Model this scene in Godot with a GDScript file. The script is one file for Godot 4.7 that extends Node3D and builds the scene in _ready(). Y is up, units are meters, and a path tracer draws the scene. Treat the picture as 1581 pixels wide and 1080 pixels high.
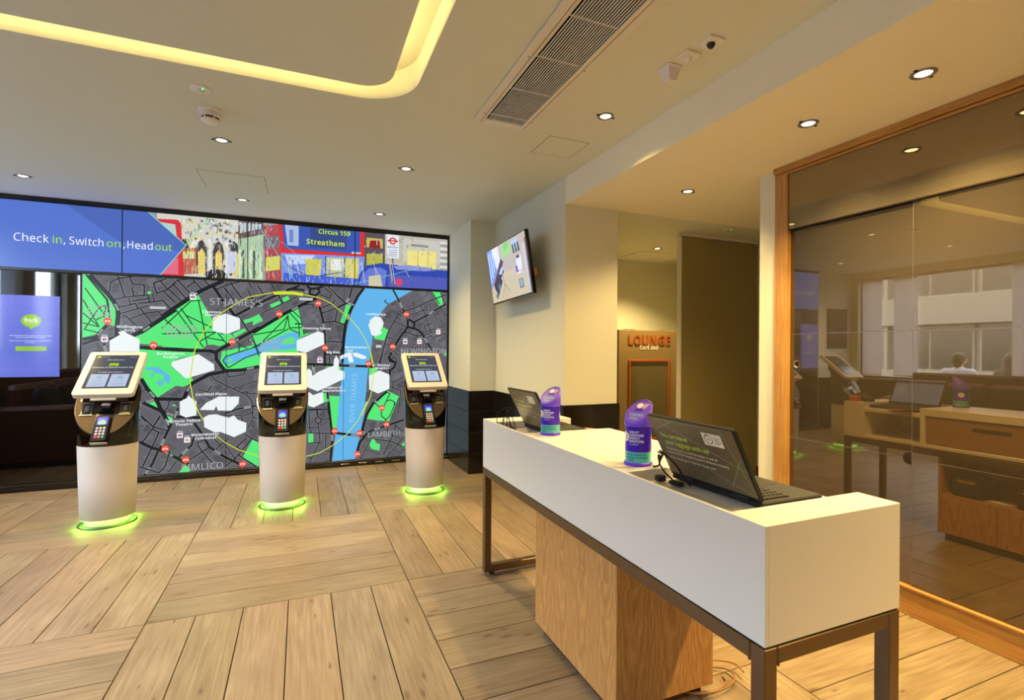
extends Node3D
# A hotel lobby: three check-in kiosks before a wall of screens, a reception desk on a steel frame, bronze glass doors on the far side.
# Units are metres; x runs along the screen wall, z comes from the screen wall (z = -5.88) towards the viewer.

const SCREEN_Z := -5.88
const CEIL := 2.66
const SOFFIT := 2.45

var used := {}
var mats := {}
var fonts := {}
var glyphs := {}
var rng := RandomNumberGenerator.new()

func _ready() -> void:
	rng.seed = 4711
	set_camera()
	set_environment()
	make_materials()
	build_shell()
	build_floor()
	build_windows_and_street()
	build_screen_wall()
	build_glass_doors()
	build_ceiling_fittings()
	build_desk()
	build_kiosks()
	build_tv()
	build_desk_things()
	build_corridor_things()
	build_seating()
	build_people()

func set_camera() -> void:
	var cam := Camera3D.new()
	cam.name = "camera"
	cam.fov = 69.39
	cam.near = 0.05
	cam.far = 200.0
	cam.position = Vector3(0, 1.3, 0)
	cam.basis = Basis(Vector3.UP, -0.3962) * Basis(Vector3.BACK, 0.00625)
	add_child(cam)
	cam.current = true

func set_environment() -> void:
	var sky_look := ProceduralSkyMaterial.new()
	sky_look.sky_top_color = Color(0.72, 0.79, 0.90)
	sky_look.sky_horizon_color = Color(0.86, 0.91, 0.97)
	sky_look.ground_bottom_color = Color(0.35, 0.35, 0.36)
	sky_look.ground_horizon_color = Color(0.7, 0.73, 0.76)
	sky_look.sky_energy_multiplier = 4.6
	sky_look.ground_energy_multiplier = 2.4
	var sky := Sky.new()
	sky.sky_material = sky_look
	var env := Environment.new()
	env.background_mode = Environment.BG_SKY
	env.sky = sky
	env.tonemap_mode = Environment.TONE_MAPPER_LINEAR
	env.tonemap_exposure = 0.93
	env.sdfgi_enabled = true
	env.ssao_enabled = true
	env.ssil_enabled = true
	var holder := WorldEnvironment.new()
	holder.name = "environment"
	holder.environment = env
	add_child(holder)

# strengths of the lamps of the room, all in one place
const SPOT_ENERGY := 1.35
const COVE_GLOW := 26.0
const COVE_ENERGY := 0.06
const KIOSK_GLOW := 3.0
const KIOSK_ENERGY := 0.55
const SCREEN_ENERGY := 0.2
const WARM := Color(1.0, 0.87, 0.60)
const DEEP_AMBER := Color(1.0, 0.77, 0.40)
const AMBER := Color(1.0, 0.85, 0.55)
const COVE := Color(1.0, 0.85, 0.56)

# ---------------------------------------------------------------- nodes

func numbered(parent: Node, called: String) -> String:
	var key := "%d/%s" % [parent.get_instance_id(), called]
	var n: int = used.get(key, 0)
	used[key] = n + 1
	return called if n == 0 else "%s_%03d" % [called, n]

func obj(called: String, shape, m: Material, parent: Node = self, at := Vector3.ZERO) -> MeshInstance3D:
	var o := MeshInstance3D.new()
	o.name = numbered(parent, called)
	if shape is SurfaceTool:
		shape.generate_normals()
		o.mesh = shape.commit()
	else:
		o.mesh = shape
	o.material_override = m
	o.cast_shadow = GeometryInstance3D.SHADOW_CASTING_SETTING_ON
	o.position = at
	parent.add_child(o, true)
	return o

func tag(o: Node, label: String, category: String, group := "") -> void:
	o.set_meta("label", label)
	o.set_meta("category", category)
	if group:
		o.set_meta("group", group)

func thing(called: String, label: String, category: String, at := Vector3.ZERO, turn := 0.0, group := "") -> Node3D:
	var o := Node3D.new()
	o.name = numbered(self, called)
	o.position = at
	o.rotation.y = turn
	tag(o, label, category, group)
	add_child(o, true)
	return o

func struct(called: String, shape = null, m: Material = null, label := "") -> Node3D:
	var o: Node3D
	if shape:
		o = obj(called, shape, m)
	else:
		o = Node3D.new()
		o.name = numbered(self, called)
		add_child(o, true)
	o.set_meta("kind", "structure")
	if label:
		o.set_meta("label", label)
	return o

func branch(called: String, parent: Node, t := Transform3D()) -> Node3D:
	var o := Node3D.new()
	o.name = numbered(parent, called)
	o.transform = t
	parent.add_child(o, true)
	return o

func dup(o: Node3D, at: Vector3, label: String, turn := 0.0) -> Node3D:
	var base := String(o.name)
	var c: Node3D = o.duplicate()
	c.name = numbered(self, base)
	add_child(c, true)
	c.position = at
	c.rotation.y = turn
	c.set_meta("label", label)
	return c

# ---------------------------------------------------------------- shapes

func sb() -> SurfaceTool:
	var st := SurfaceTool.new()
	st.begin(Mesh.PRIMITIVE_TRIANGLES)
	st.set_smooth_group(-1)
	return st

func vert(st: SurfaceTool, p: Vector3, uv := Vector2.ZERO) -> void:
	st.set_uv(uv)
	st.add_vertex(p)

func tri(st: SurfaceTool, a: Vector3, b: Vector3, c: Vector3, n: Vector3) -> void:
	if (c - a).cross(b - a).dot(n) < 0.0:
		var k := b
		b = c
		c = k
	vert(st, a)
	vert(st, b)
	vert(st, c)

func quad(st: SurfaceTool, a: Vector3, b: Vector3, c: Vector3, d: Vector3, n: Vector3) -> void:
	tri(st, a, b, c, n)
	tri(st, a, c, d, n)

# a rectangle with texture coordinates: a = top left, b = top right, c = bottom right, d = bottom left as the reader sees it
func sheet(st: SurfaceTool, a: Vector3, b: Vector3, c: Vector3, d: Vector3, u0 := 0.0, v0 := 0.0, u1 := 1.0, v1 := 1.0) -> void:
	for k in [[a, u0, v0], [b, u1, v0], [c, u1, v1], [a, u0, v0], [c, u1, v1], [d, u0, v1]]:
		vert(st, k[0], Vector2(k[1], k[2]))

func box(st: SurfaceTool, c: Vector3, s: Vector3, b := 0.0, t := Transform3D()) -> void:
	var h := s * 0.5
	b = minf(b, minf(h.x, minf(h.y, h.z)) * 0.95)
	var mid := t * c
	for ax in 3:
		var i := (ax + 1) % 3
		var j := (ax + 2) % 3
		for sg in [-1.0, 1.0]:
			var q := []
			for k in [[-1, -1], [1, -1], [1, 1], [-1, 1]]:
				var p := Vector3.ZERO
				p[ax] = h[ax] * sg
				p[i] = (h[i] - b) * k[0]
				p[j] = (h[j] - b) * k[1]
				q.append(t * (c + p))
			quad(st, q[0], q[1], q[2], q[3], (q[0] + q[2]) * 0.5 - mid)
	if b <= 0.0:
		return
	for ax in 3:
		var i := (ax + 1) % 3
		var j := (ax + 2) % 3
		for si in [-1.0, 1.0]:
			for sj in [-1.0, 1.0]:
				var q := []
				for k in [[-1, 0], [1, 0], [1, 1], [-1, 1]]:
					var p := Vector3.ZERO
					p[ax] = (h[ax] - b) * k[0]
					p[i] = (h[i] if k[1] == 0 else h[i] - b) * si
					p[j] = (h[j] - b if k[1] == 0 else h[j]) * sj
					q.append(t * (c + p))
				quad(st, q[0], q[1], q[2], q[3], (q[0] + q[2]) * 0.5 - mid)
	for sx in [-1.0, 1.0]:
		for sy in [-1.0, 1.0]:
			for sz in [-1.0, 1.0]:
				var g := Vector3(sx, sy, sz)
				var a := t * (c + Vector3(h.x, h.y - b, h.z - b) * g)
				var d := t * (c + Vector3(h.x - b, h.y, h.z - b) * g)
				var e := t * (c + Vector3(h.x - b, h.y - b, h.z) * g)
				tri(st, a, d, e, a + d + e - mid * 3.0)

func span(st: SurfaceTool, lo: Vector3, hi: Vector3, b := 0.0, t := Transform3D()) -> void:
	box(st, (lo + hi) * 0.5, (hi - lo).abs(), b, t)

func one_box(lo: Vector3, hi: Vector3, b := 0.0) -> SurfaceTool:
	var st := sb()
	span(st, lo, hi, b)
	return st

# a flat outline in x and y, drawn out from z0 to z1
func prism(st: SurfaceTool, poly: PackedVector2Array, z0: float, z1: float, t := Transform3D(), smooth := false) -> void:
	if Geometry2D.is_polygon_clockwise(poly):
		poly.reverse()
	var tris := Geometry2D.triangulate_polygon(poly)
	for k in range(0, tris.size(), 3):
		for z in [z0, z1]:
			var n := t.basis * Vector3(0, 0, -1 if z == minf(z0, z1) else 1)
			var p := []
			for m in 3:
				var v: Vector2 = poly[tris[k + m]]
				p.append(t * Vector3(v.x, v.y, z))
			tri(st, p[0], p[1], p[2], n)
	if smooth:
		st.set_smooth_group(1)
	for k in poly.size():
		var a: Vector2 = poly[k]
		var b: Vector2 = poly[(k + 1) % poly.size()]
		var n := t.basis * Vector3(b.y - a.y, a.x - b.x, 0)
		quad(st, t * Vector3(a.x, a.y, z0), t * Vector3(b.x, b.y, z0), t * Vector3(b.x, b.y, z1), t * Vector3(a.x, a.y, z1), n)
	st.set_smooth_group(-1)

func ellipse(rx: float, ry: float, n := 32, at := Vector2.ZERO) -> PackedVector2Array:
	var p := PackedVector2Array()
	for k in n:
		p.append(at + Vector2(cos(TAU * k / n) * rx, sin(TAU * k / n) * ry))
	return p

func rounded(x0: float, y0: float, x1: float, y1: float, r: float, n := 6) -> PackedVector2Array:
	var p := PackedVector2Array()
	var c := [Vector2(x1 - r, y1 - r), Vector2(x0 + r, y1 - r), Vector2(x0 + r, y0 + r), Vector2(x1 - r, y0 + r)]
	for q in 4:
		for k in n + 1:
			var a := PI / 2 * (q + float(k) / n)
			p.append(c[q] + Vector2(cos(a), sin(a)) * r)
	return p

# rings of points, each joined to the next
func loft(st: SurfaceTool, rings: Array, caps := true, smooth := true, inward := false) -> void:
	var n: int = rings[0].size()
	var mids := []
	for r in rings:
		var m := Vector3.ZERO
		for p in r:
			m += p
		mids.append(m / n)
	if smooth:
		st.set_smooth_group(1)
	for k in rings.size() - 1:
		var mid: Vector3 = (mids[k] + mids[k + 1]) * 0.5
		for j in n:
			var j2 := (j + 1) % n
			var a: Vector3 = rings[k][j]
			var b: Vector3 = rings[k][j2]
			var c: Vector3 = rings[k + 1][j2]
			var d: Vector3 = rings[k + 1][j]
			var out := (a + b + c + d) * 0.25 - mid
			if inward:
				out = -out
			if out.length_squared() < 1e-14 or absf((c - a).cross(d - b).normalized().dot(out.normalized())) < 1e-3:
				out = mids[k + 1] - mids[k] if k > 0 else mids[0] - mids[1]
			var u0 := float(j) / n
			var u1 := float(j + 1) / n
			var v0 := 1.0 - float(k) / (rings.size() - 1)
			var v1 := 1.0 - float(k + 1) / (rings.size() - 1)
			var f := [[a, u0, v0], [b, u1, v0], [c, u1, v1], [d, u0, v1]]
			if (c - a).cross(b - a).dot(out) + (d - a).cross(c - a).dot(out) < 0.0:
				f = [f[0], f[3], f[2], f[1]]
			for m in [0, 1, 2, 0, 2, 3]:
				vert(st, f[m][0], Vector2(f[m][1], f[m][2]))
	st.set_smooth_group(-1)
	if caps:
		for e in [0, rings.size() - 1]:
			var away: Vector3 = mids[0] - mids[1] if e == 0 else mids[e] - mids[e - 1]
			for j in n:
				tri(st, mids[e], rings[e][j], rings[e][(j + 1) % n], away)

func ring(rx: float, rz: float, y: float, n := 32, slope := 0.0, at := Vector3.ZERO) -> PackedVector3Array:
	var p := PackedVector3Array()
	for k in n:
		var a := TAU * k / n
		p.append(at + Vector3(sin(a) * rx, y - cos(a) * rz * slope, cos(a) * rz))
	return p

func lathe(st: SurfaceTool, prof: Array, n := 24, at := Vector3.ZERO, caps := true, smooth := true) -> void:
	var rings := []
	for q in prof:
		rings.append(ring(q[0], q[0], q[1], n, 0.0, at))
	loft(st, rings, caps, smooth)

func tube(st: SurfaceTool, pts: Array, r: float, n := 6, caps := true) -> void:
	var rings := []
	var side := Vector3.ZERO
	for k in pts.size():
		var d: Vector3 = (pts[mini(k + 1, pts.size() - 1)] - pts[maxi(k - 1, 0)]).normalized()
		if side == Vector3.ZERO:
			side = d.cross(Vector3.UP if absf(d.y) < 0.9 else Vector3.RIGHT).normalized()
		side = (side - d * side.dot(d)).normalized()
		var up := d.cross(side)
		var p := PackedVector3Array()
		for j in n:
			var a := TAU * j / n
			p.append(pts[k] + (side * cos(a) + up * sin(a)) * r)
		rings.append(p)
	loft(st, rings, caps)

func curve(pts: Array, steps := 6) -> Array:
	var out := []
	for k in pts.size() - 1:
		var p0: Vector3 = pts[maxi(k - 1, 0)]
		var p1: Vector3 = pts[k]
		var p2: Vector3 = pts[k + 1]
		var p3: Vector3 = pts[mini(k + 2, pts.size() - 1)]
		for s in steps:
			out.append(p1.cubic_interpolate(p2, p0, p3, float(s) / steps))
	out.append(pts[-1])
	return out

# ---------------------------------------------------------------- drawing on pictures: flat print and what screens show

func font(bold: bool) -> Font:
	if not fonts.has(bold):
		var f := SystemFont.new()
		f.font_names = PackedStringArray(["Droid Sans"])
		f.font_weight = 700 if bold else 400
		fonts[bold] = f
	return fonts[bold]

func glyph_tris(text: String, bold: bool) -> PackedVector2Array:
	var key := text + ("*" if bold else "")
	if not glyphs.has(key):
		var tm := TextMesh.new()
		tm.font = font(bold)
		tm.font_size = 32
		tm.pixel_size = 0.01
		tm.depth = 0.0
		tm.curve_step = 1.0
		tm.text = text
		var p := PackedVector2Array()
		var a := tm.get_mesh_arrays()
		var v: PackedVector3Array = a[Mesh.ARRAY_VERTEX]
		if a[Mesh.ARRAY_INDEX] != null and a[Mesh.ARRAY_INDEX].size():
			for i in a[Mesh.ARRAY_INDEX]:
				p.append(Vector2(v[i].x, v[i].y))
		else:
			for q in v:
				p.append(Vector2(q.x, q.y))
		glyphs[key] = p
	return glyphs[key]

func paint(im: Image, pts: PackedVector2Array, c: Color) -> void:
	var y0 := 1e9
	var y1 := -1e9
	for p in pts:
		y0 = minf(y0, p.y)
		y1 = maxf(y1, p.y)
	var n := pts.size()
	for y in range(maxi(0, floori(y0)), mini(im.get_height() - 1, ceili(y1)) + 1):
		var yc := y + 0.5
		var xs := PackedFloat32Array()
		for k in n:
			var a := pts[k]
			var b := pts[(k + 1) % n]
			if (a.y <= yc) != (b.y <= yc):
				xs.append(a.x + (b.x - a.x) * (yc - a.y) / (b.y - a.y))
		xs.sort()
		for k in range(0, xs.size() - 1, 2):
			var x0 := maxi(0, roundi(xs[k]))
			var x1 := mini(im.get_width(), roundi(xs[k + 1]))
			if x1 > x0:
				im.fill_rect(Rect2i(x0, y, x1 - x0, 1), c)

func line(im: Image, pts: PackedVector2Array, w: float, c: Color) -> void:
	for k in pts.size() - 1:
		var d := (pts[k + 1] - pts[k]).normalized() * w * 0.5
		var s := d.orthogonal()
		paint(im, PackedVector2Array([pts[k] + s, pts[k + 1] + s, pts[k + 1] - s, pts[k] - s]), c)
	if w > 2.5:
		for k in range(1, pts.size() - 1):
			paint(im, ellipse(w * 0.5, w * 0.5, 10, pts[k]), c)

# text about its middle; size is the height of a capital, in pixels; turn in radians, clockwise
func lettering(im: Image, text: String, at: Vector2, size: float, c: Color, bold := false, turn := 0.0, anchor := 0.5, squeeze := 1.0) -> void:
	var t := glyph_tris(text, bold)
	if t.is_empty():
		return
	var lo := t[0]
	var hi := t[0]
	for p in t:
		lo = lo.min(p)
		hi = hi.max(p)
	var cap_tris := glyph_tris("H", bold)
	var h0 := 1e9
	var h1 := -1e9
	for p in cap_tris:
		h0 = minf(h0, p.y)
		h1 = maxf(h1, p.y)
	var k := size / (h1 - h0)
	var base := (h0 + h1) * 0.5
	var mid := Vector2(lerpf(lo.x, hi.x, anchor), base)
	for i in range(0, t.size(), 3):
		var q := PackedVector2Array()
		for m in 3:
			var p := t[i + m] - mid
			q.append(at + Vector2(p.x * k * squeeze, -p.y * k).rotated(turn))
		paint(im, q, c)

# text that starts at a point and is as wide as told
func fitted(im: Image, text: String, at: Vector2, width: float, size: float, c: Color, bold := false) -> void:
	var lo := 1e9
	var hi := -1e9
	for p in glyph_tris(text, bold):
		lo = minf(lo, p.x)
		hi = maxf(hi, p.x)
	var h0 := 1e9
	var h1 := -1e9
	for p in glyph_tris("H", bold):
		h0 = minf(h0, p.y)
		h1 = maxf(h1, p.y)
	lettering(im, text, at, size, c, bold, 0.0, 0.0, width / ((hi - lo) * size / (h1 - h0)))

func picture(w: int, h: int, c: Color) -> Image:
	var im := Image.create(w, h, false, Image.FORMAT_RGB8)
	im.fill(c)
	return im

func glow_mat(im: Image, energy := 1.0, rough := 0.25) -> StandardMaterial3D:
	var m := StandardMaterial3D.new()
	m.albedo_color = Color(0.015, 0.015, 0.018)
	m.roughness = rough
	m.metallic_specular = 0.35
	m.emission_enabled = true
	m.emission = Color.BLACK
	m.emission_texture = ImageTexture.create_from_image(im)
	m.emission_energy_multiplier = energy
	m.texture_repeat = false
	return m

func print_mat(im: Image, rough := 0.5, spec := 0.5) -> StandardMaterial3D:
	var m := StandardMaterial3D.new()
	m.albedo_texture = ImageTexture.create_from_image(im)
	m.roughness = rough
	m.metallic_specular = spec
	m.texture_repeat = false
	return m

# ---------------------------------------------------------------- materials

func plain(c: Color, rough := 0.6, metal := 0.0, spec := 0.5) -> StandardMaterial3D:
	var m := StandardMaterial3D.new()
	m.albedo_color = c
	m.roughness = rough
	m.metallic = metal
	m.metallic_specular = spec
	return m

func lamp(c: Color, energy: float) -> StandardMaterial3D:
	var m := plain(Color(0.8, 0.8, 0.8), 0.5)
	m.emission_enabled = true
	m.emission = c
	m.emission_energy_multiplier = energy
	return m

func noise_map(w: int, h: int, seed_: int, freq: float, octaves := 4) -> PackedByteArray:
	var f := FastNoiseLite.new()
	f.seed = seed_
	f.noise_type = FastNoiseLite.TYPE_SIMPLEX_SMOOTH
	f.frequency = freq
	f.fractal_octaves = octaves
	return f.get_image(w, h).get_data()

func stretched(w: int, h: int, sx: int, sy: int, seed_: int, freq: float, octaves := 4) -> PackedByteArray:
	var f := FastNoiseLite.new()
	f.seed = seed_
	f.noise_type = FastNoiseLite.TYPE_SIMPLEX_SMOOTH
	f.frequency = freq
	f.fractal_octaves = octaves
	var im := f.get_seamless_image(w / sx, h / sy)
	im.resize(w, h, Image.INTERPOLATE_CUBIC)
	im.convert(Image.FORMAT_L8)
	return im.get_data()

# oak board: long streaks, slow waves, dark knots with the grain bent round them
func oak_picture(w: int, h: int, pale: Color, deep: Color, seed_: int, knots: int) -> Image:
	var fine := stretched(w, h, 32, 1, seed_, 0.11, 3)
	var streak := stretched(w, h, 16, 1, seed_ + 1, 0.05, 4)
	var wave := stretched(w, h, 8, 4, seed_ + 2, 0.02, 3)
	var r := RandomNumberGenerator.new()
	r.seed = seed_
	var data := PackedByteArray()
	data.resize(w * h * 3)
	var bend := PackedFloat32Array()
	bend.resize(w * h)
	var dark := PackedFloat32Array()
	dark.resize(w * h)
	for k in knots:
		var cx := r.randi_range(60, w - 60)
		var cy := r.randi_range(20, h - 20)
		var s := r.randf_range(5.0, 13.0)
		for y in range(maxi(0, cy - 60), mini(h, cy + 60)):
			for x in range(maxi(0, cx - 150), mini(w, cx + 150)):
				var dx := (x - cx) / 3.0
				var dy := float(y - cy)
				var d := sqrt(dx * dx + dy * dy)
				bend[y * w + x] += signf(dy) * s * 1.6 * exp(-d / (s * 1.6))
				dark[y * w + x] += 0.75 * exp(-pow(d / (s * 0.55), 2.0)) + 0.22 * exp(-d / (s * 1.5))
	for y in h:
		for x in w:
			var i := y * w + x
			var yy := posmod(y - int(bend[i]), h)
			var j := yy * w + x
			var v := 0.34 * fine[j] + 0.46 * streak[j] + 0.3 * wave[i]
			var g := clampf((v / 255.0 - 0.34) * 1.2 + 0.15 - dark[i], -0.6, 1.0)
			for c in 3:
				data[i * 3 + c] = clampi(int(255.0 * lerpf(deep[c], pale[c], g)), 0, 255)
	return Image.create_from_data(w, h, false, Image.FORMAT_RGB8, data)

# veneer with arched, pointed grain, leaf beside leaf
func veneer_picture(w: int, h: int, pale: Color, deep: Color, seed_: int, leaves: int) -> Image:
	var fine := stretched(w, h, 1, 24, seed_, 0.14, 3)
	var slow := stretched(w, h, 4, 8, seed_ + 1, 0.03, 3)
	var data := PackedByteArray()
	data.resize(w * h * 3)
	for y in h:
		for x in w:
			var i := y * w + x
			var u := float(x) / w * leaves
			var tent := absf(u - floorf(u) - 0.5) * 2.0
			var a := float(y) / h * 5.0 + tent * tent * 7.0 + slow[i] / 255.0 * 1.6
			var arch := 0.5 + 0.5 * sin(a * TAU * 0.5)
			var g := 0.30 * arch + 0.95 * fine[i] / 255.0 - 0.1
			for c in 3:
				data[i * 3 + c] = clampi(int(255.0 * lerpf(deep[c], pale[c], g)), 0, 255)
	return Image.create_from_data(w, h, false, Image.FORMAT_RGB8, data)

func grained(im: Image, scale: Vector3, offset: Vector3, rough: float, tint := Color.WHITE) -> StandardMaterial3D:
	var m := StandardMaterial3D.new()
	m.albedo_texture = im_tex(im)
	m.albedo_color = tint
	m.roughness = rough
	m.uv1_triplanar = true
	m.uv1_triplanar_sharpness = 8.0
	m.uv1_scale = scale
	m.uv1_offset = offset
	return m

var tex_of := {}
func im_tex(im: Image) -> ImageTexture:
	if not tex_of.has(im):
		tex_of[im] = ImageTexture.create_from_image(im)
	return tex_of[im]

var oak: Image
var black_oak: Image
var trim_oak: Image
var planks := []
var black_boards := []

func make_materials() -> void:
	mats.paint = plain(Color(0.85, 0.85, 0.78), 0.75)
	mats.ceiling = plain(Color(0.84, 0.85, 0.79), 0.8)
	mats.soffit = plain(Color(0.94, 0.92, 0.83), 0.8)
	mats.white_metal = plain(Color(0.86, 0.84, 0.80), 0.45)
	mats.solid_white = plain(Color(0.89, 0.87, 0.83), 0.28)
	mats.black = plain(Color(0.03, 0.03, 0.03), 0.35)
	mats.gloss_black = plain(Color(0.02, 0.02, 0.022), 0.1)
	mats.rubber = plain(Color(0.03, 0.03, 0.03), 0.7)
	mats.steel = plain(Color(0.46, 0.38, 0.28), 0.38, 0.85)
	mats.chrome = plain(Color(0.75, 0.75, 0.75), 0.2, 1.0)
	mats.silver = plain(Color(0.62, 0.60, 0.58), 0.35, 0.9)
	mats.bronze = plain(Color(0.25, 0.2, 0.135), 0.4, 0.7)
	mats.kiosk = plain(Color(0.81, 0.765, 0.70), 0.4)
	mats.dark_panel = plain(Color(0.58, 0.52, 0.32), 0.5)
	mats.mirror = plain(Color(0.46, 0.41, 0.33), 0.015, 0.80)
	mats.mirror_dark = plain(Color(0.57, 0.52, 0.42), 0.03, 0.75)
	mats.slot = plain(Color(0.22, 0.17, 0.1), 0.6)
	mats.plastic_white = plain(Color(0.9, 0.89, 0.87), 0.4)
	mats.leather = plain(Color(0.36, 0.2, 0.1), 0.42)
	mats.dark_fabric = plain(Color(0.1, 0.1, 0.115), 0.9)
	mats.blind = plain(Color(0.90, 0.90, 0.90), 0.9)
	mats.blind.backlight_enabled = true
	mats.blind.backlight = Color(0.9, 0.9, 0.92)
	mats.glass = plain(Color(0.9, 0.95, 0.95, 0.06), 0.02)
	mats.glass.transparency = BaseMaterial3D.TRANSPARENCY_ALPHA
	mats.joint = plain(Color(0.16, 0.11, 0.07), 0.9)
	oak = oak_picture(2048, 1024, Color(0.71, 0.645, 0.52), Color(0.50, 0.42, 0.31), 11, 40)
	for k in 14:
		var v := rng.randf_range(0.86, 1.0)
		var m := grained(oak, Vector3(0.38, 0.76, 0.76), Vector3(rng.randf(), rng.randf(), rng.randf()), 0.42, Color(v, v * rng.randf_range(0.97, 1.0), v * rng.randf_range(0.94, 1.0)))
		planks.append(m)
	black_oak = oak_picture(1024, 512, Color(0.165, 0.14, 0.115), Color(0.04, 0.034, 0.03), 23, 8)
	for k in 5:
		black_boards.append(grained(black_oak, Vector3(0.7, 1.4, 1.4), Vector3(rng.randf(), rng.randf(), rng.randf()), 0.2))
	trim_oak = oak_picture(1024, 512, Color(0.82, 0.64, 0.37), Color(0.60, 0.42, 0.19), 31, 0)
	mats.oak_along = grained(trim_oak, Vector3(0.8, 1.6, 1.6), Vector3.ZERO, 0.4)
	mats.oak_along_z = mats.oak_along
	var ven := veneer_picture(1024, 1024, Color(0.86, 0.66, 0.39), Color(0.62, 0.41, 0.19), 41, 4)
	mats.veneer = grained(ven, Vector3(1.55, 1.5, 1.55), Vector3(0.1, 0.3, 0.2), 0.42)

# ---------------------------------------------------------------- the room

func build_shell() -> void:
	# main ceiling with a rounded opening for the light cove
	var t := Transform3D(Basis(Vector3.RIGHT, PI / 2), Vector3.ZERO)   # outline x, y -> x, z; depth runs downwards
	var st := sb()
	var hole := rounded(-1.78, -2.845, 0.55, 0.95, 0.29, 10)
	for half in 2:
		var p := PackedVector2Array()
		var mid := -0.62
		var pts := []
		for q in hole:
			if (q.x <= mid) == (half == 0):
				pts.append(q)
		pts.sort_custom(func(a, b): return atan2(a.y + 0.9, (a.x - mid) * (-1 if half == 0 else 1)) < atan2(b.y + 0.9, (b.x - mid) * (-1 if half == 0 else 1)))
		var ex := -3.5 if half == 0 else 1.93
		p.append(Vector2(mid, -5.9))
		p.append(Vector2(mid, -2.845))
		for q in pts:
			p.append(q)
		p.append(Vector2(mid, 0.95))
		p.append(Vector2(mid, 3.3))
		p.append(Vector2(ex, 3.3))
		p.append(Vector2(ex, -5.9))
		prism(st, p, -CEIL, -CEIL - 0.14, t)
	struct("ceiling", st, mats.ceiling, "cream plaster ceiling with a rounded light cove")
	st = sb()
	prism(st, rounded(-1.65, -2.71, 0.42, 0.82, 0.165, 10), -CEIL, -CEIL - 0.04, t)
	struct("ceiling", st, mats.ceiling, "flat raft of plaster inside the light cove")
	struct("ceiling", one_box(Vector3(-3.5, CEIL + 0.14, -6.0), Vector3(1.93, CEIL + 0.24, 3.3)), mats.ceiling, "upper ceiling above the light cove")
	# four hangers carry the raft
	st = sb()
	for q in [Vector2(-1.3, -2.2), Vector2(0.1, -2.2), Vector2(-1.3, 0.4), Vector2(0.1, 0.4)]:
		span(st, Vector3(q.x - 0.02, CEIL + 0.04, q.y - 0.02), Vector3(q.x + 0.02, CEIL + 0.14, q.y + 0.02))
	struct("trim_1", st, mats.ceiling)
	build_cove_light()
	# lower soffit over the desk, with its upright face
	struct("ceiling", one_box(Vector3(1.912, SOFFIT, -3.5), Vector3(2.95, CEIL + 0.24, 3.3)), mats.soffit, "lower plaster soffit above the reception desk")
	struct("ceiling", one_box(Vector3(2.39, SOFFIT, -5.5), Vector3(4.95, CEIL + 0.24, -3.5)), mats.ceiling, "corridor ceiling")
	struct("ceiling", one_box(Vector3(2.95, SOFFIT, -3.5), Vector3(4.95, CEIL + 0.24, -2.2)), mats.soffit, "corridor ceiling near the desk")
	# walls
	struct("wall_back", one_box(Vector3(-3.5, 0, -6.1), Vector3(1.93, CEIL + 0.1, -5.95)), mats.paint, "cream wall behind the screens")
	struct("wall_back", one_box(Vector3(-3.5, 0, -5.96), Vector3(-2.48, CEIL + 0.05, -5.88)), mats.paint, "cream wall beside the screens")
	struct("wall_right", one_box(Vector3(1.912, 0, -5.95), Vector3(2.4, CEIL + 0.1, -3.5)), mats.paint, "cream pier behind the reception desk")
	struct("wall_right", one_box(Vector3(1.636, 0, -5.95), Vector3(1.93, CEIL + 0.1, -5.05)), mats.paint, "shallow cream pilaster beside the screens")
	struct("wall_right", one_box(Vector3(2.79, 0, -2.445), Vector3(4.95, SOFFIT, -2.312)), mats.paint, "end of the cream wall beside the glass doors")
	struct("wall_right", one_box(Vector3(2.84, 0, -2.312), Vector3(3.0, SOFFIT, 3.3)), mats.slot, "wall behind the bronze glass doors")
	struct("wall_corridor", one_box(Vector3(2.4, 0, -5.55), Vector3(4.95, SOFFIT, -5.39)), mats.paint, "cream end wall of the corridor")
	struct("wall_corridor", one_box(Vector3(4.85, 0, -5.4), Vector3(4.95, SOFFIT, -2.4)), mats.paint, "cream side wall of the corridor")
	struct("wall_front", one_box(Vector3(-3.5, 0, 3.2), Vector3(2.95, CEIL + 0.1, 3.35)), mats.paint, "cream wall behind the viewer")
	# corridor partition: dark leaf with a pale head and jamb
	var part := struct("door_1", null, null, "tall dark door leaf at the end of the corridor")
	obj("leaf", one_box(Vector3(3.405, 0.005, -3.93), Vector3(4.41, 2.415, -3.885), 0.004), mats.dark_panel, part)
	obj("head", one_box(Vector3(3.405, 2.418, -3.94), Vector3(4.5, 2.449, -3.87), 0.003), mats.white_metal, part)
	obj("jamb", one_box(Vector3(4.415, 0.1, -3.94), Vector3(4.475, 2.418, -3.86), 0.004), mats.white_metal, part)
	obj("jamb", one_box(Vector3(3.385, 0.005, -3.935), Vector3(3.402, 2.418, -3.88), 0.003), mats.white_metal, part)
	struct("wall_corridor", one_box(Vector3(4.475, 0, -3.95), Vector3(4.85, SOFFIT, -3.9)), mats.paint, "cream wall beside the dark door leaf")
	struct("baseboard_corridor", one_box(Vector3(4.415, 0, -3.9), Vector3(4.85, 0.1, -3.862), 0.004), plain(Color(0.3, 0.2, 0.12), 0.5), "brown skirting beside the dark door leaf")
	# black timber wainscot: horizontal boards on the pilaster, the pier and the back wall
	boards("trim_2", Vector3(1.618, 0, -5.84), Vector3(1.618, 0, -5.03), Vector3(-1, 0, 0), "black timber wainscot on the side of the pilaster")
	boards("trim_3", Vector3(1.618, 0, -5.03), Vector3(1.895, 0, -5.03), Vector3(0, 0, 1), "black timber wainscot on the front of the pilaster")
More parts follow.
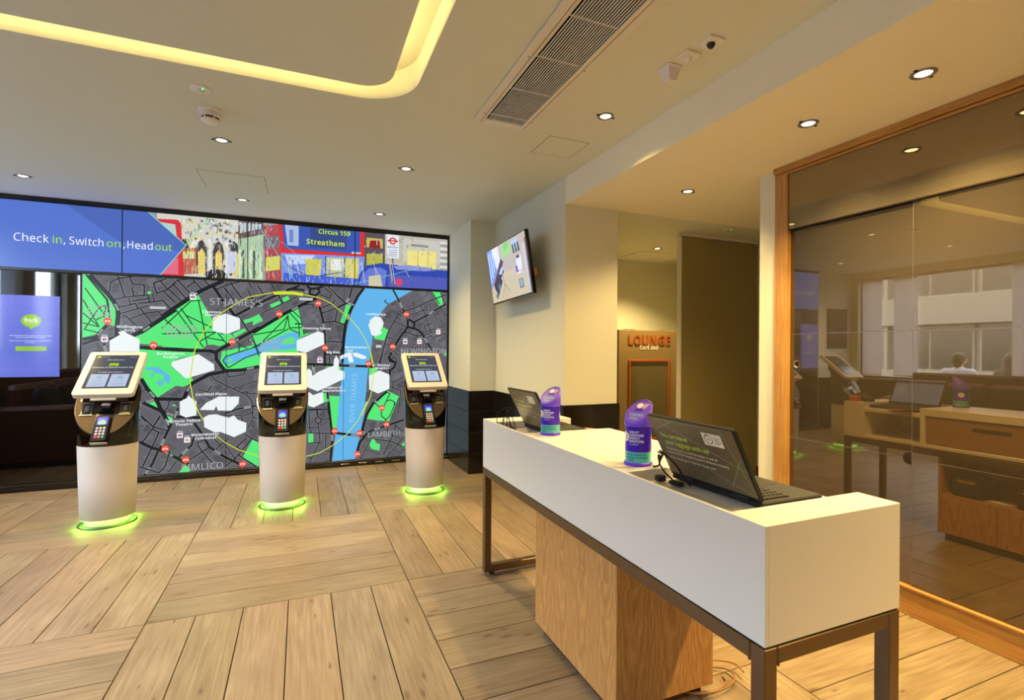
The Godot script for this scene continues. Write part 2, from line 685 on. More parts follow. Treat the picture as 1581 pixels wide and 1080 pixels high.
	boards("trim_4", Vector3(1.892, 0, -5.03), Vector3(1.892, 0, -3.48), Vector3(-1, 0, 0), "black timber wainscot below the wall screen")
	boards("trim_5", Vector3(1.892, 0, -3.48), Vector3(2.42, 0, -3.48), Vector3(0, 0, 1), "brown black wainscot on the end of the pier")
	boards("trim_6", Vector3(-3.3, 0, -5.86), Vector3(-2.48, 0, -5.86), Vector3(0, 0, 1), "dark wainscot on the wall beside the screens")

# boards laid one above the other from a to b, facing out
func boards(called: String, a: Vector3, b: Vector3, out: Vector3, label: String) -> void:
	var o := struct(called, null, null, label)
	var long := (b - a).length()
	var dir := (b - a) / long
	var face := Basis(dir, Vector3.UP, dir.cross(Vector3.UP))
	var h := 0.87 / 4.0
	for k in 4:
		var st := sb()
		var cut := long * (0.62 if k % 2 else 0.38) if long > 1.0 else long
		for s in ([[0.0, cut], [cut, long]] if cut < long else [[0.0, long]]):
			var one := sb()
			box(one, Vector3.ZERO, Vector3(s[1] - s[0] - 0.003, h - 0.003, 0.02), 0.003)
			var p := obj("board", one, black_boards[(k * 2 + int(s[0] > 0.0) + int(long * 7.0)) % 5], o)
			p.transform = Transform3D(face, a + dir * (s[0] + s[1]) * 0.5 + Vector3.UP * (h * (k + 0.5)) - out * 0.01)

func build_cove_light() -> void:
	var p := PackedVector3Array()
	for q in rounded(-1.595, -2.655, 0.365, 0.765, 0.12, 8):
		p.append(Vector3(q.x, CEIL + 0.0495, q.y))
	var st := sb()
	var n := p.size()
	for k in n:
		tube(st, [p[k], p[(k + 1) % n]], 0.008, 6)
	var o := thing("cove_light", "warm strip light hidden in the rounded ceiling cove", "strip light")
	obj("light_strip", st, lamp(COVE, COVE_GLOW), o)
	var c := Vector2(-0.615, -0.945)
	for s in [[Vector3(-0.615, CEIL + 0.1, -2.775), 1.9, 0.08], [Vector3(-0.615, CEIL + 0.1, 0.885), 1.9, 0.08], [Vector3(0.485, CEIL + 0.1, -0.945), 0.08, 3.1], [Vector3(-1.715, CEIL + 0.1, -0.945), 0.08, 3.1]]:
		var a := AreaLight3D.new()
		a.name = numbered(o, "strip_light")
		a.area_size = Vector2(s[1], s[2])
		a.light_color = COVE
		a.light_energy = COVE_ENERGY
		a.shadow_enabled = true
		a.basis = Basis(Vector3.RIGHT, -PI / 2)
		a.position = s[0]
		o.add_child(a, true)

# ---------------------------------------------------------------- the floor: six boards to a square, squares turned by turns

func build_floor() -> void:
	var fl := struct("floor", null, null, "pale oak boards laid in squares that turn by turns")
	obj("screed", one_box(Vector3(-3.5, -0.1, -6.0), Vector3(4.95, -0.009, 3.3)), mats.joint, fl)
	var bx := 1.235
	var bz := 1.30
	var shared := {}
	for col in range(-3, 4):
		for row in range(-2, 5):
			var x0 := -0.668 + col * bx
			var z0 := -4.155 + row * bz
			var along_x := posmod(col + row, 2) == 0
			for k in 6:
				var a := Vector2(x0, z0 + k * bz / 6) if along_x else Vector2(x0 + k * bx / 6, z0)
				var b := Vector2(x0 + bx, z0 + (k + 1) * bz / 6) if along_x else Vector2(x0 + (k + 1) * bx / 6, z0 + bz)
				a = a.max(Vector2(-3.3, -5.93))
				b = b.min(Vector2(4.85, 2.3))
				if a.x > 2.75:
					if a.y > -2.5:
						continue
				elif b.x > 2.80 and b.y > -2.45:
					b.x = 2.80
				if b.x - a.x < 0.03 or b.y - a.y < 0.03:
					continue
				var s := b - a
				var size := Vector3(s.x if along_x else s.y, 0.01, s.y if along_x else s.x) - Vector3(0.0042, 0, 0.0042)
				var key := "%.3f %.3f" % [size.x, size.z]
				if not shared.has(key):
					var st := sb()
					box(st, Vector3(0, -0.005, 0), size, 0.0014)
					st.generate_normals()
					shared[key] = st.commit()
				var p := obj("plank", shared[key], planks[rng.randi() % planks.size()], fl, Vector3((a.x + b.x) * 0.5, 0, (a.y + b.y) * 0.5))
				p.rotation.y = (0.0 if along_x else PI / 2) + (PI if rng.randf() < 0.5 else 0.0)

# ---------------------------------------------------------------- windows on the left and the street beyond them

func build_windows_and_street() -> void:
	struct("wall_left", one_box(Vector3(-3.5, 0, -6.0), Vector3(-3.3, 0.86, 3.3)), mats.slot, "low dark wall below the street windows")
	struct("wall_left", one_box(Vector3(-3.5, 2.55, -6.0), Vector3(-3.3, CEIL + 0.1, 3.3)), mats.paint, "cream lintel above the street windows")
	var piers := [[-6.0, -5.76], [-3.33, -3.0], [-2.0, -1.6], [-0.3, 0.1], [1.4, 3.3]]
	var n := 0
	for q in piers:
		n += 1
		struct("wall_left", one_box(Vector3(-3.5, 0.86, q[0]), Vector3(-3.3, 2.55, q[1])), mats.paint, "white pier between the street windows")
	var frame := plain(Color(0.12, 0.1, 0.08), 0.5)
	for k in piers.size() - 1:
		var z0: float = piers[k][1]
		var z1: float = piers[k + 1][0]
		var w := struct("window_%d" % (k + 1), null, null, "tall street window in a dark frame")
		for s in [[0.86, 0.9, z0, z1], [2.51, 2.55, z0, z1]]:
			obj("frame", one_box(Vector3(-3.44, s[0], s[2]), Vector3(-3.38, s[1], s[3]), 0.004), frame, w)
		for z in [z0 + 0.02, z1 - 0.02]:
			obj("frame", one_box(Vector3(-3.44, 0.9, z - 0.02), Vector3(-3.38, 2.51, z + 0.02), 0.004), frame, w)
		obj("pane", one_box(Vector3(-3.414, 0.9, z0 + 0.04), Vector3(-3.408, 2.51, z1 - 0.04)), mats.glass, w)
	for q in [[-5.72, -5.40, "white fabric blind at the screen end of the street windows"], [-5.22, -4.86, "white fabric blind beside the view of the pale building"], [-3.72, -3.36, "white fabric blind on the near side of the seated people"]]:
		var bl := thing("window_blind", q[2], "blind", Vector3(-3.36, 0.9, (q[0] + q[1]) * 0.5), 0.0, "fabric blinds in the street windows")
		var hw: float = (q[1] - q[0]) * 0.5
		obj("fabric", one_box(Vector3(-0.002, 0.03, -hw), Vector3(0.0, 1.6, hw)), mats.blind, bl)
		obj("top_rail", one_box(Vector3(-0.012, 1.6, -hw), Vector3(0.012, 1.635, hw), 0.003), mats.white_metal, bl)
		obj("bottom_rail", one_box(Vector3(-0.008, 0.012, -hw), Vector3(0.008, 0.03, hw), 0.003), mats.white_metal, bl)
	struct("trim_7", one_box(Vector3(-3.3, 0.84, -5.8), Vector3(-3.2, 0.87, 3.15), 0.005), mats.oak_along, "timber sill under the street windows")
	# the street
	struct("pavement", one_box(Vector3(-6.5, -0.3, -40), Vector3(-3.5, -0.02, 30)), plain(Color(0.45, 0.44, 0.42), 0.9), "grey pavement outside the windows")
	struct("road", one_box(Vector3(-60, -0.4, -40), Vector3(-6.5, -0.12, 30)), plain(Color(0.2, 0.2, 0.21), 0.9), "dark road outside the windows")
	var b := thing("office_building", "pale office building with bands of dark windows across the street", "building", Vector3(-17, -0.12, -6))
	var stone := plain(Color(0.52, 0.50, 0.47), 0.85)
	var dark := plain(Color(0.12, 0.13, 0.14), 0.15)
	var metal := plain(Color(0.5, 0.48, 0.45), 0.5)
	obj("core", one_box(Vector3(-8, 0, -22), Vector3(-0.4, 6.6, 20)), stone, b)
	for level in 2:
		obj("spandrel", one_box(Vector3(-0.4, level * 2.9 + 2.5, -22), Vector3(0.1, level * 2.9 + 3.6, 20), 0.02), stone, b)
	obj("plinth", one_box(Vector3(-0.4, 0, -22), Vector3(0.1, 0.7, 20), 0.02), stone, b)
	for level in 2:
		for k in 14:
			var z := -21.0 + k * 3.0
			var y0: float = 0.7 if level == 0 else level * 2.9 + 0.7
			var wn := obj("window", one_box(Vector3(-0.4, y0, z - 1.42), Vector3(-0.28, level * 2.9 + 2.5, z + 1.42)), metal, b)
			obj("pane", one_box(Vector3(-0.28, y0 + 0.08, z - 1.35), Vector3(-0.26, level * 2.9 + 2.42, z - 0.04)), dark, wn)
			obj("pane", one_box(Vector3(-0.28, y0 + 0.08, z + 0.04), Vector3(-0.26, level * 2.9 + 2.42, z + 1.35)), dark, wn)
			if k % 2 == 0:
				obj("mullion", one_box(Vector3(-0.28, y0, z + 1.42), Vector3(0.0, level * 2.9 + 2.5, z + 1.58), 0.02), metal, b)

# ---------------------------------------------------------------- the wall of screens

const M_GROUND := Color(0.40, 0.395, 0.425)
const M_ROAD := Color(0.125, 0.14, 0.15)
const M_CASE := Color(0.50, 0.50, 0.525)
const M_GREEN := Color(0.36, 0.95, 0.50)
const M_PATH := Color(0.13, 0.28, 0.18)
const M_WATER := Color(0.40, 0.74, 0.96)
const M_WHITE := Color(0.97, 1.0, 1.0)
const M_PALE := Color(0.80, 0.83, 0.82)
const M_AREA := Color(0.70, 0.73, 0.72)
const M_LIME := Color(0.86, 0.93, 0.20)
const MAP_SCALE := 2048.0 / 3500.0

func mm(a: Array) -> PackedVector2Array:
	var p := PackedVector2Array()
	for k in range(0, a.size(), 2):
		p.append(Vector2(a[k], a[k + 1]) * MAP_SCALE)
	return p

func fill(im: Image, a: Array, c: Color) -> void:
	var p := mm(a)
	paint(im, p, c)
	if c == M_WHITE:       # faint rows of windows on the pale models of buildings
		var lo := p[0]
		var hi := p[0]
		for q in p:
			lo = lo.min(q)
			hi = hi.max(q)
		var x := lo.x + 5.0
		while x < hi.x:
			for piece in Geometry2D.intersect_polygons(p, PackedVector2Array([Vector2(x, lo.y), Vector2(x + 2.0, lo.y), Vector2(x + 2.0, hi.y), Vector2(x, hi.y)])):
				paint(im, piece, Color(0.93, 0.955, 0.955))
			x += 8.0

func stroke(im: Image, a: Array, w: float, c: Color) -> void:
	line(im, mm(a), w * MAP_SCALE, c)

func road(im: Image, w: int, a: Array) -> void:
	if casing:
		if w > 8:
			stroke(im, a, w + 12, M_CASE)
		return
	if w > 8:
		stroke(im, a, w, M_ROAD)
	else:
		stroke(im, a, 10, M_PATH)
	if w >= 16 and a.size() >= 4:       # a pale street name lies along the wider roads
		var p := mm(a)
		var k := (p.size() - 1) / 2
		var d := p[k + 1] - p[k]
		if d.length() > 40.0:
			line(im, PackedVector2Array([p[k] + d * 0.3, p[k] + d * 0.3 + d.normalized() * 38.0]), 9.0, M_PALE)
			line(im, PackedVector2Array([p[k] + d * 0.3 + d.normalized() * 3.0, p[k] + d * 0.3 + d.normalized() * 35.0]), 3.0, M_ROAD)

func words(im: Image, text: String, x: int, y: int, cap: int, c: Color, bold: bool, turn := 0.0) -> void:
	lettering(im, text, Vector2(x, y) * MAP_SCALE, cap * MAP_SCALE * (0.8 if bold else 0.9), c, bold, turn, 0.5, 1.12)

func station(im: Image, x: int, y: int, kind: int) -> void:
	var p := Vector2(x, y) * MAP_SCALE
	var s := 26.0 * MAP_SCALE
	paint(im, PackedVector2Array([p + Vector2(-s, -s), p + Vector2(s, -s), p + Vector2(s, s), p + Vector2(-s, s)]), Color.WHITE)
	line(im, PackedVector2Array([p + Vector2(-s * 0.9, -s * 1.5), p + Vector2(s * 0.9, -s * 1.5)]), 5.0, M_PALE)
	if kind == 0:
		paint(im, ellipse(s * 0.6, s * 0.6, 20, p), Color(0.86, 0.16, 0.2))
		paint(im, ellipse(s * 0.36, s * 0.36, 16, p), Color.WHITE)
		line(im, PackedVector2Array([p - Vector2(s * 0.75, 0), p + Vector2(s * 0.75, 0)]), s * 0.3, Color(0.15, 0.2, 0.6))
	else:
		for k in [-1, 1]:
			line(im, PackedVector2Array([p + Vector2(-s * 0.7, k * s * 0.18), p + Vector2(s * 0.7, k * s * 0.18)]), s * 0.16, Color(0.9, 0.2, 0.2))
		line(im, PackedVector2Array([p + Vector2(-s * 0.3, -s * 0.55), p + Vector2(s * 0.25, -s * 0.15), p + Vector2(-s * 0.25, s * 0.15), p + Vector2(s * 0.3, s * 0.55)]), s * 0.16, Color(0.9, 0.2, 0.2))

func bike_pin(im: Image, x: int, y: int) -> void:
	var p := Vector2(x, y) * MAP_SCALE
	var s := 33.0 * MAP_SCALE
	var red := Color(0.98, 0.32, 0.2)
	paint(im, ellipse(s, s, 24, p), red)
	paint(im, PackedVector2Array([p + Vector2(-s * 0.6, s * 0.6), p + Vector2(s * 0.6, s * 0.6), p + Vector2(0, s * 1.5)]), red)
	for k in [-1, 1]:
		var c: Vector2 = p + Vector2(k * s * 0.42, s * 0.12)
		paint(im, ellipse(s * 0.3, s * 0.3, 14, c), Color.WHITE)
		paint(im, ellipse(s * 0.17, s * 0.17, 12, c), red)
	line(im, PackedVector2Array([p + Vector2(-s * 0.42, s * 0.1), p + Vector2(-s * 0.15, -s * 0.25), p + Vector2(s * 0.25, -s * 0.25), p + Vector2(s * 0.42, s * 0.1)]), 2.6, Color.WHITE)

func map_picture() -> Image:
	var im := picture(2048, int(1920 * MAP_SCALE), M_GROUND)
	var r := RandomNumberGenerator.new()
	r.seed = 77
	# footprints of buildings, paler and darker, with fine pale outlines
	for k in 900:
		var c := Vector2(r.randf() * 2048, r.randf() * 1124)
		var a := -0.42 + r.randf_range(-0.12, 0.12) if c.x < 1350 else r.randf_range(-0.6, -0.35)
		if c.x < 800 and c.y > 700:
			a = 0.55
		var s := Vector2(r.randf_range(10, 42), r.randf_range(8, 24))
		var q := PackedVector2Array()
		for e in [Vector2(-1, -1), Vector2(1, -1), Vector2(1, 0.1), Vector2(0.3, 0.1), Vector2(0.3, 1), Vector2(-1, 1)]:
			q.append(c + (e * s).rotated(a))
		paint(im, q, M_GROUND.darkened(r.randf_range(0.04, 0.16)) if r.randf() < 0.6 else M_GROUND.lightened(r.randf_range(0.03, 0.1)))
		if k % 3 == 0:
			q.append(q[0])
			line(im, q, 1.6, M_CASE)
	map_cases(im)
	map_land(im)
	map_roads(im)
	map_white(im)
	map_marks(im)
	words(im, "RIVER THAMES", 2428, 1230, 62, Color(0.62, 0.84, 0.96), false, -PI / 2 + 0.06)
	return im

# pale kerbs on both sides of every street of the map
func map_cases(im: Image) -> void:
	casing = true
	map_roads(im)
	casing = false

var casing := false

func build_screen_wall() -> void:
	# black frame round the screens
	var frame := struct("trim_8", null, null, "black frame round the screens")
	obj("frame", one_box(Vector3(-2.47, 2.618, -5.95), Vector3(1.636, CEIL, -5.865), 0.003), mats.black, frame)
	obj("frame", one_box(Vector3(1.617, 0, -5.95), Vector3(1.6355, 2.618, -5.862), 0.003), mats.black, frame)
	obj("frame", one_box(Vector3(-2.47, 1.987, -5.95), Vector3(1.617, 2.008, -5.868), 0.002), mats.black, frame)
	obj("plinth", one_box(Vector3(-2.47, 0, -5.95), Vector3(1.617, 0.063, -5.852), 0.003), plain(Color(0.10, 0.065, 0.04), 0.35), frame)
	for k in 22:
		var x := -2.36 + k * 0.185
		obj("vent_slot", one_box(Vector3(x, 0.024, -5.853), Vector3(x + 0.09, 0.036, -5.848), 0.002), mats.black if k < 15 else mats.silver, frame)
	# four wide screens above
	var top := top_picture()
	var w := (1.617 + 2.64) / 4.0
	for k in 4:
		var x0 := -2.64 + k * w
		var x1 := x0 + w
		x0 = maxf(x0, -2.47)
		var o := thing("wall_screen", ["blue wide screen at the top of the wall with the words Check in, Switch", "second wide screen along, blue arrow with Head out, edge of a red bus", "wide screen showing an arcaded street with the front of a red bus", "wide screen showing a bus stop sign and the roof of a dark taxi"][k], "screen", Vector3((x0 + x1) * 0.5, 2.0085, SCREEN_Z), 0.0, "wide screens above the map")
		var h := 0.609
		var st := sb()
		var hw := (x1 - x0) * 0.5
		span(st, Vector3(-hw + 0.001, 0, -0.06), Vector3(hw - 0.001, h, -0.002), 0.002)
		obj("housing", st, mats.black, o)
		st = sb()
		sheet(st, Vector3(-hw + 0.004, h - 0.004, 0), Vector3(hw - 0.004, h - 0.004, 0), Vector3(hw - 0.004, 0.004, 0), Vector3(-hw + 0.004, 0.004, 0), (x0 + 2.64) / (4 * w), 0, (x1 + 2.64) / (4 * w), 1)
		obj("display", st, mats_top(top), o)
		screen_light(o, Vector3(0, h * 0.5, 0.02), Vector2(hw * 2, h), Color(0.5, 0.6, 1.0) if k < 2 else Color(0.8, 0.85, 1.0), SCREEN_ENERGY * 0.5)
	# three tall panels carry the map
	var map := glow_mat(map_picture(), 1.0, 0.18)
	var seams := [-1.885, -0.7, 0.44, 1.615]
	for k in 3:
		var x0: float = seams[k]
		var x1: float = seams[k + 1]
		var o := thing("map_screen", ["tall map screen with Hyde Park and Green Park, behind the first kiosk", "tall map screen with a lake and Downing Street, behind the middle kiosk", "tall map screen with the blue river, behind the last kiosk"][k], "screen", Vector3((x0 + x1) * 0.5, 0.064, SCREEN_Z), 0.0, "tall screens of the map")
		var h := 1.922
		var hw := (x1 - x0) * 0.5
		var st := sb()
		span(st, Vector3(-hw + 0.0008, 0, -0.06), Vector3(hw - 0.0008, h, -0.002), 0.002)
		obj("housing", st, mats.black, o)
		st = sb()
		sheet(st, Vector3(-hw + 0.002, h - 0.002, 0), Vector3(hw - 0.002, h - 0.002, 0), Vector3(hw - 0.002, 0.002, 0), Vector3(-hw + 0.002, 0.002, 0), (x0 + 1.885) / 3.5, 0, (x1 + 1.885) / 3.5, 1)
		obj("display", st, map, o)
		screen_light(o, Vector3(0, h * 0.5, 0.02), Vector2(hw * 2, h), Color(0.55, 0.75, 0.75), SCREEN_ENERGY)
	# the dark touch panel on the left
	var hub := thing("touch_panel", "tall dark glass panel with a small lit blue window and a green logo balloon", "screen", Vector3(-2.1785, 0.064, SCREEN_Z))
	obj("housing", one_box(Vector3(-0.29, 0, -0.06), Vector3(0.29, 1.922, -0.002), 0.002), mats.black, hub)
	var glass := plain(Color(0.035, 0.028, 0.02), 0.03, 0.0, 0.9)
	obj("glass", one_box(Vector3(-0.287, 0.004, -0.002), Vector3(0.287, 1.918, 0.002), 0.001), glass, hub)
	var st := sb()
	sheet(st, Vector3(-0.277, 1.70, 0.0035), Vector3(0.139, 1.70, 0.0035), Vector3(0.139, 0.966, 0.0035), Vector3(-0.277, 0.966, 0.0035))
	obj("display", st, glow_mat(hub_picture(), 1.0, 0.1), hub)
	screen_light(hub, Vector3(-0.07, 1.33, 0.02), Vector2(0.41, 0.73), Color(0.5, 0.55, 1.0), SCREEN_ENERGY * 0.3)

var top_mat: StandardMaterial3D
func mats_top(im: Image) -> StandardMaterial3D:
	if top_mat == null:
		top_mat = glow_mat(im, 1.0, 0.25)
	return top_mat

func screen_light(o: Node3D, at: Vector3, size: Vector2, c: Color, energy: float) -> void:
	var a := AreaLight3D.new()
	a.name = numbered(o, "screen_light")
	a.area_size = size
	a.light_color = c
	a.light_energy = energy
	a.shadow_enabled = true
	a.position = at
	a.rotation.y = PI
	o.add_child(a, true)

func hub_picture() -> Image:
	var im := picture(416, 734, Color(0.40, 0.46, 0.86))
	for k in 8:
		paint(im, PackedVector2Array([Vector2(0, k * 92), Vector2(416, k * 92), Vector2(416, k * 92 + 92), Vector2(0, k * 92 + 92)]), Color(0.40, 0.46, 0.86).lerp(Color(0.50, 0.53, 0.93), absf(k - 5.0) / 6.0))
	var green := Color(0.62, 0.84, 0.14)
	paint(im, ellipse(70, 58, 40, Vector2(212, 228)), green)
	paint(im, PackedVector2Array([Vector2(180, 270), Vector2(246, 270), Vector2(212, 306)]), green)
	lettering(im, "hub", Vector2(212, 222), 38, Color.WHITE, true)
	lettering(im, "by Premier Inn", Vector2(212, 254), 9, Color.WHITE, false)
	lettering(im, "Get connected in the hub, plan your journey and check", Vector2(210, 362), 8, Color.WHITE, true)
	lettering(im, "out what's happening in the local area.", Vector2(210, 378), 8, Color.WHITE, true)
	lettering(im, "All the info you need is right here, free and waiting for", Vector2(210, 408), 8, Color.WHITE, true)
	lettering(im, "you to dive in.", Vector2(210, 424), 8, Color.WHITE, true)
	paint(im, PackedVector2Array([Vector2(104, 460), Vector2(322, 460), Vector2(322, 498), Vector2(104, 498)]), green)
	lettering(im, "TOUCH SCREEN TO START", Vector2(212, 479), 9, Color(0.45, 0.62, 0.1), true)
	return im

# the street in the picture was drawn on a longer strip: this lays its houses and buses where they stand on the screens
var street_bend := false
func bend(x: float) -> float:
	if not street_bend:
		return x
	var from := [-3.0, -1.3, -0.35, 0.0, 0.12, 1.06, 1.24, 1.38, 1.617]
	var to := [-3.0, -1.3, -0.58, -0.37, -0.21, 0.65, 0.88, 1.04, 1.617]
	for k in from.size() - 1:
		if x <= from[k + 1]:
			return lerpf(to[k], to[k + 1], (x - from[k]) / (from[k + 1] - from[k]))
	return x

# what the four wide screens show together, 4257 mm by 609 mm
func top_picture() -> Image:
	var W := 2048
	var H := 293
	var im := picture(W, H, Color(0.62, 0.64, 0.62))
	var r := RandomNumberGenerator.new()
	r.seed = 5
	var P := func(x: float, y: float) -> Vector2: return Vector2((bend(x) + 2.64) / 4.257 * W, y * H)   # x in metres on the wall, y from the top
	street_bend = true
	var poly := func(a: Array, c: Color):
		var q := PackedVector2Array()
		for k in range(0, a.size(), 2):
			q.append(P.call(a[k], a[k + 1]))
		paint(im, q, c)
	var ln := func(a: Array, w: float, c: Color):
		var q := PackedVector2Array()
		for k in range(0, a.size(), 2):
			q.append(P.call(a[k], a[k + 1]))
		line(im, q, w, c)
	# street of pale stone with arches
	poly.call([-1.3, 0, -0.35, 0, -0.35, 1, -1.3, 1], Color(0.86, 0.86, 0.82))
	for k in 170:
		var x := r.randf_range(-1.2, -0.35)
		var y := r.randf_range(0, 0.95)
		poly.call([x, y, x + 0.035, y, x + 0.035, y + 0.04, x, y + 0.04], [Color(0.93, 0.92, 0.88), Color(0.55, 0.53, 0.5), Color(0.9, 0.85, 0.5), Color(0.35, 0.35, 0.4), Color(0.7, 0.75, 0.85)][k % 5])
	for k in 4:
		var x := -1.12 + k * 0.2
		poly.call([x, 0.35, x + 0.03, 0.35, x + 0.03, 0.9, x, 0.9], Color(0.95, 0.95, 0.9))
		poly.call([x + 0.05, 0.95, x + 0.05, 0.55, x + 0.08, 0.42, x + 0.12, 0.38, x + 0.16, 0.44, x + 0.18, 0.55, x + 0.18, 0.95], Color(0.30, 0.28, 0.28))
		poly.call([x + 0.08, 0.95, x + 0.08, 0.6, x + 0.12, 0.52, x + 0.16, 0.6, x + 0.16, 0.95], Color(0.95, 0.85, 0.45))
	poly.call([-1.05, 0.55, -0.86, 0.52, -0.86, 0.95, -1.05, 0.98], Color(0.78, 0.42, 0.33))
	poly.call([-1.03, 0.6, -0.88, 0.58, -0.88, 0.7, -1.03, 0.72], Color(0.85, 0.88, 0.6))
	poly.call([-0.75, 0.92, -0.68, 0.86, -0.58, 0.86, -0.5, 0.93, -0.5, 1, -0.75, 1], Color(0.15, 0.16, 0.2))
	poly.call([-0.5, 0.55, -0.39, 0.53, -0.39, 0.9, -0.5, 0.92], Color(0.82, 0.85, 0.95))
	# shop fronts and a bus seen along its side
	poly.call([-0.37, 0.0, 0.0, 0.0, 0.0, 1, -0.37, 1], Color(0.70, 0.82, 0.68))
	poly.call([-0.37, 0.0, 0.0, 0.0, 0.0, 0.2, -0.37, 0.32], Color(0.45, 0.36, 0.38))
	for k in 6:
		poly.call([-0.35 + k * 0.055, 0.03, -0.31 + k * 0.055, 0.03, -0.31 + k * 0.055, 0.2 - k * 0.02, -0.35 + k * 0.055, 0.22 - k * 0.02], Color(0.8, 0.86, 0.9))
	for k in 7:
		poly.call([-0.36 + k * 0.05, 0.5, -0.33 + k * 0.05, 0.5, -0.33 + k * 0.05, 0.98, -0.36 + k * 0.05, 0.98], [Color(0.85, 0.95, 0.8), Color(0.3, 0.4, 0.3), Color(0.7, 0.85, 0.7)][k % 3])
	poly.call([0.0, 0.06, 0.12, 0.0, 0.14, 1, 0.02, 1], Color(0.72, 0.32, 0.36))
	poly.call([0.02, 0.6, 0.12, 0.55, 0.12, 0.8, 0.02, 0.84], Color(0.86, 0.88, 0.4))
	poly.call([0.0, 0.25, 0.13, 0.2, 0.13, 0.4, 0.0, 0.45], Color(0.5, 0.45, 0.5))
	for k in 420:
		var x := r.randf_range(-1.1, 0.1)
		var y := r.randf_range(0.0, 1.0)
		ln.call([x, y, x + r.randf_range(-0.012, 0.012), y + r.randf_range(0.03, 0.12)], r.randf_range(1.0, 3.0), [Color(0.98, 0.98, 0.94), Color(0.30, 0.29, 0.3), Color(0.95, 0.88, 0.45), Color(0.66, 0.72, 0.88), Color(0.97, 0.97, 0.9)][k % 5])
	# front of the red bus
	poly.call([0.11, 0.0, 1.06, 0.0, 1.06, 0.5, 0.13, 0.5], Color(0.90, 0.20, 0.18))
	poly.call([0.14, 0.0, 1.01, 0.0, 1.01, 0.42, 0.17, 0.42], Color(0.25, 0.36, 0.72))
	poly.call([0.17, 0.0, 0.32, 0.0, 0.32, 0.36, 0.2, 0.36], Color(0.7, 0.78, 0.92))
	poly.call([0.22, 0.08, 0.26, 0.08, 0.26, 0.3, 0.22, 0.3], Color(0.45, 0.55, 0.8))
	poly.call([0.45, 0.0, 0.86, 0.0, 0.86, 0.36, 0.45, 0.36], Color(0.22, 0.31, 0.55))
	lettering(im, "Circus 159", P.call(0.72, 0.06), 24, Color(0.80, 0.95, 0.2), true)
	lettering(im, "Streatham", P.call(0.62, 0.26), 27, Color(0.86, 0.95, 0.25), true)
	poly.call([0.14, 0.5, 1.06, 0.46, 1.06, 1, 0.15, 1], Color(0.50, 0.61, 0.95))
	poly.call([0.17, 0.53, 0.5, 0.5, 0.42, 0.66, 0.22, 0.7], Color(0.80, 0.88, 1.0))
	poly.call([0.4, 0.58, 0.58, 0.56, 0.56, 0.92, 0.4, 0.94], Color(0.85, 0.83, 0.35))
	poly.call([0.62, 0.52, 1.0, 0.49, 1.0, 0.92, 0.62, 0.95], Color(0.75, 0.80, 0.62))
	poly.call([0.68, 0.55, 0.82, 0.54, 0.82, 0.74, 0.68, 0.75], Color(0.95, 0.97, 1.0))
	poly.call([0.86, 0.53, 0.98, 0.52, 0.98, 0.9, 0.86, 0.9], Color(0.90, 0.86, 0.45))
	ln.call([0.62, 0.5, 0.62, 1], 5.0, Color(0.2, 0.25, 0.45))
	ln.call([0.84, 0.5, 0.84, 1], 5.0, Color(0.2, 0.25, 0.45))
	ln.call([0.2, 0.72, 0.45, 0.9, 0.8, 0.78], 4.0, Color(0.15, 0.2, 0.5))
	poly.call([0.16, 0.85, 1.06, 0.88, 1.06, 1, 0.16, 1], Color(0.28, 0.40, 0.85))
	lettering(im, "BLAKE", P.call(0.97, 0.4), 11, Color.WHITE, true)
	# bus stop, second bus, shop
	poly.call([1.06, 0.0, 1.24, 0.0, 1.24, 1, 1.06, 1], Color(0.38, 0.33, 0.36))
	poly.call([1.08, 0.1, 1.22, 0.1, 1.22, 0.28, 1.08, 0.28], Color(0.8, 0.75, 0.4))
	poly.call([1.11, 0.15, 1.19, 0.13, 1.2, 0.28, 1.1, 0.28], Color(0.6, 0.15, 0.15))
	poly.call([1.08, 0.4, 1.22, 0.38, 1.22, 0.62, 1.08, 0.64], Color(0.75, 0.75, 0.3))
	poly.call([1.24, 0.0, 1.617, 0.0, 1.617, 1, 1.24, 1], Color(0.78, 0.76, 0.70))
	poly.call([1.40, 0.05, 1.6, 0.05, 1.6, 0.5, 1.40, 0.5], Color(0.83, 0.82, 0.76))
	poly.call([1.42, 0.27, 1.56, 0.27, 1.56, 0.62, 1.42, 0.62], Color(0.97, 0.92, 0.55))
	ln.call([1.47, 0.27, 1.47, 0.62], 4.0, Color(0.75, 0.7, 0.5))
	ln.call([1.52, 0.27, 1.52, 0.62], 4.0, Color(0.75, 0.7, 0.5))
	for k in 10:
		poly.call([1.58, 0.05 + k * 0.06, 1.617, 0.05 + k * 0.06, 1.617, 0.09 + k * 0.06, 1.58, 0.09 + k * 0.06], Color(0.62, 0.62, 0.62) if k % 2 else Color(0.9, 0.9, 0.88))
	lettering(im, "NESPRESSO", P.call(1.48, 0.17), 13, Color(0.2, 0.2, 0.22), true)
	poly.call([1.255, 0.0, 1.38, 0.0, 1.38, 0.45, 1.255, 0.45], Color(0.93, 0.95, 0.97))
	paint(im, ellipse(20, 20, 24, P.call(1.317, 0.12)), Color(0.88, 0.2, 0.25))
	paint(im, ellipse(12, 12, 20, P.call(1.317, 0.12)), Color(0.95, 0.95, 0.97))
	ln.call([1.265, 0.12, 1.369, 0.12], 8.0, Color(0.88, 0.2, 0.25))
	lettering(im, "BUS STOP", P.call(1.317, 0.24), 9, Color(0.3, 0.35, 0.7), true)
	for k in 4:
		ln.call([1.275, 0.3 + k * 0.035, 1.36, 0.3 + k * 0.035], 3.0, Color(0.45, 0.5, 0.8))
	ln.call([1.317, 0.45, 1.317, 0.7], 6.0, Color(0.3, 0.32, 0.4))
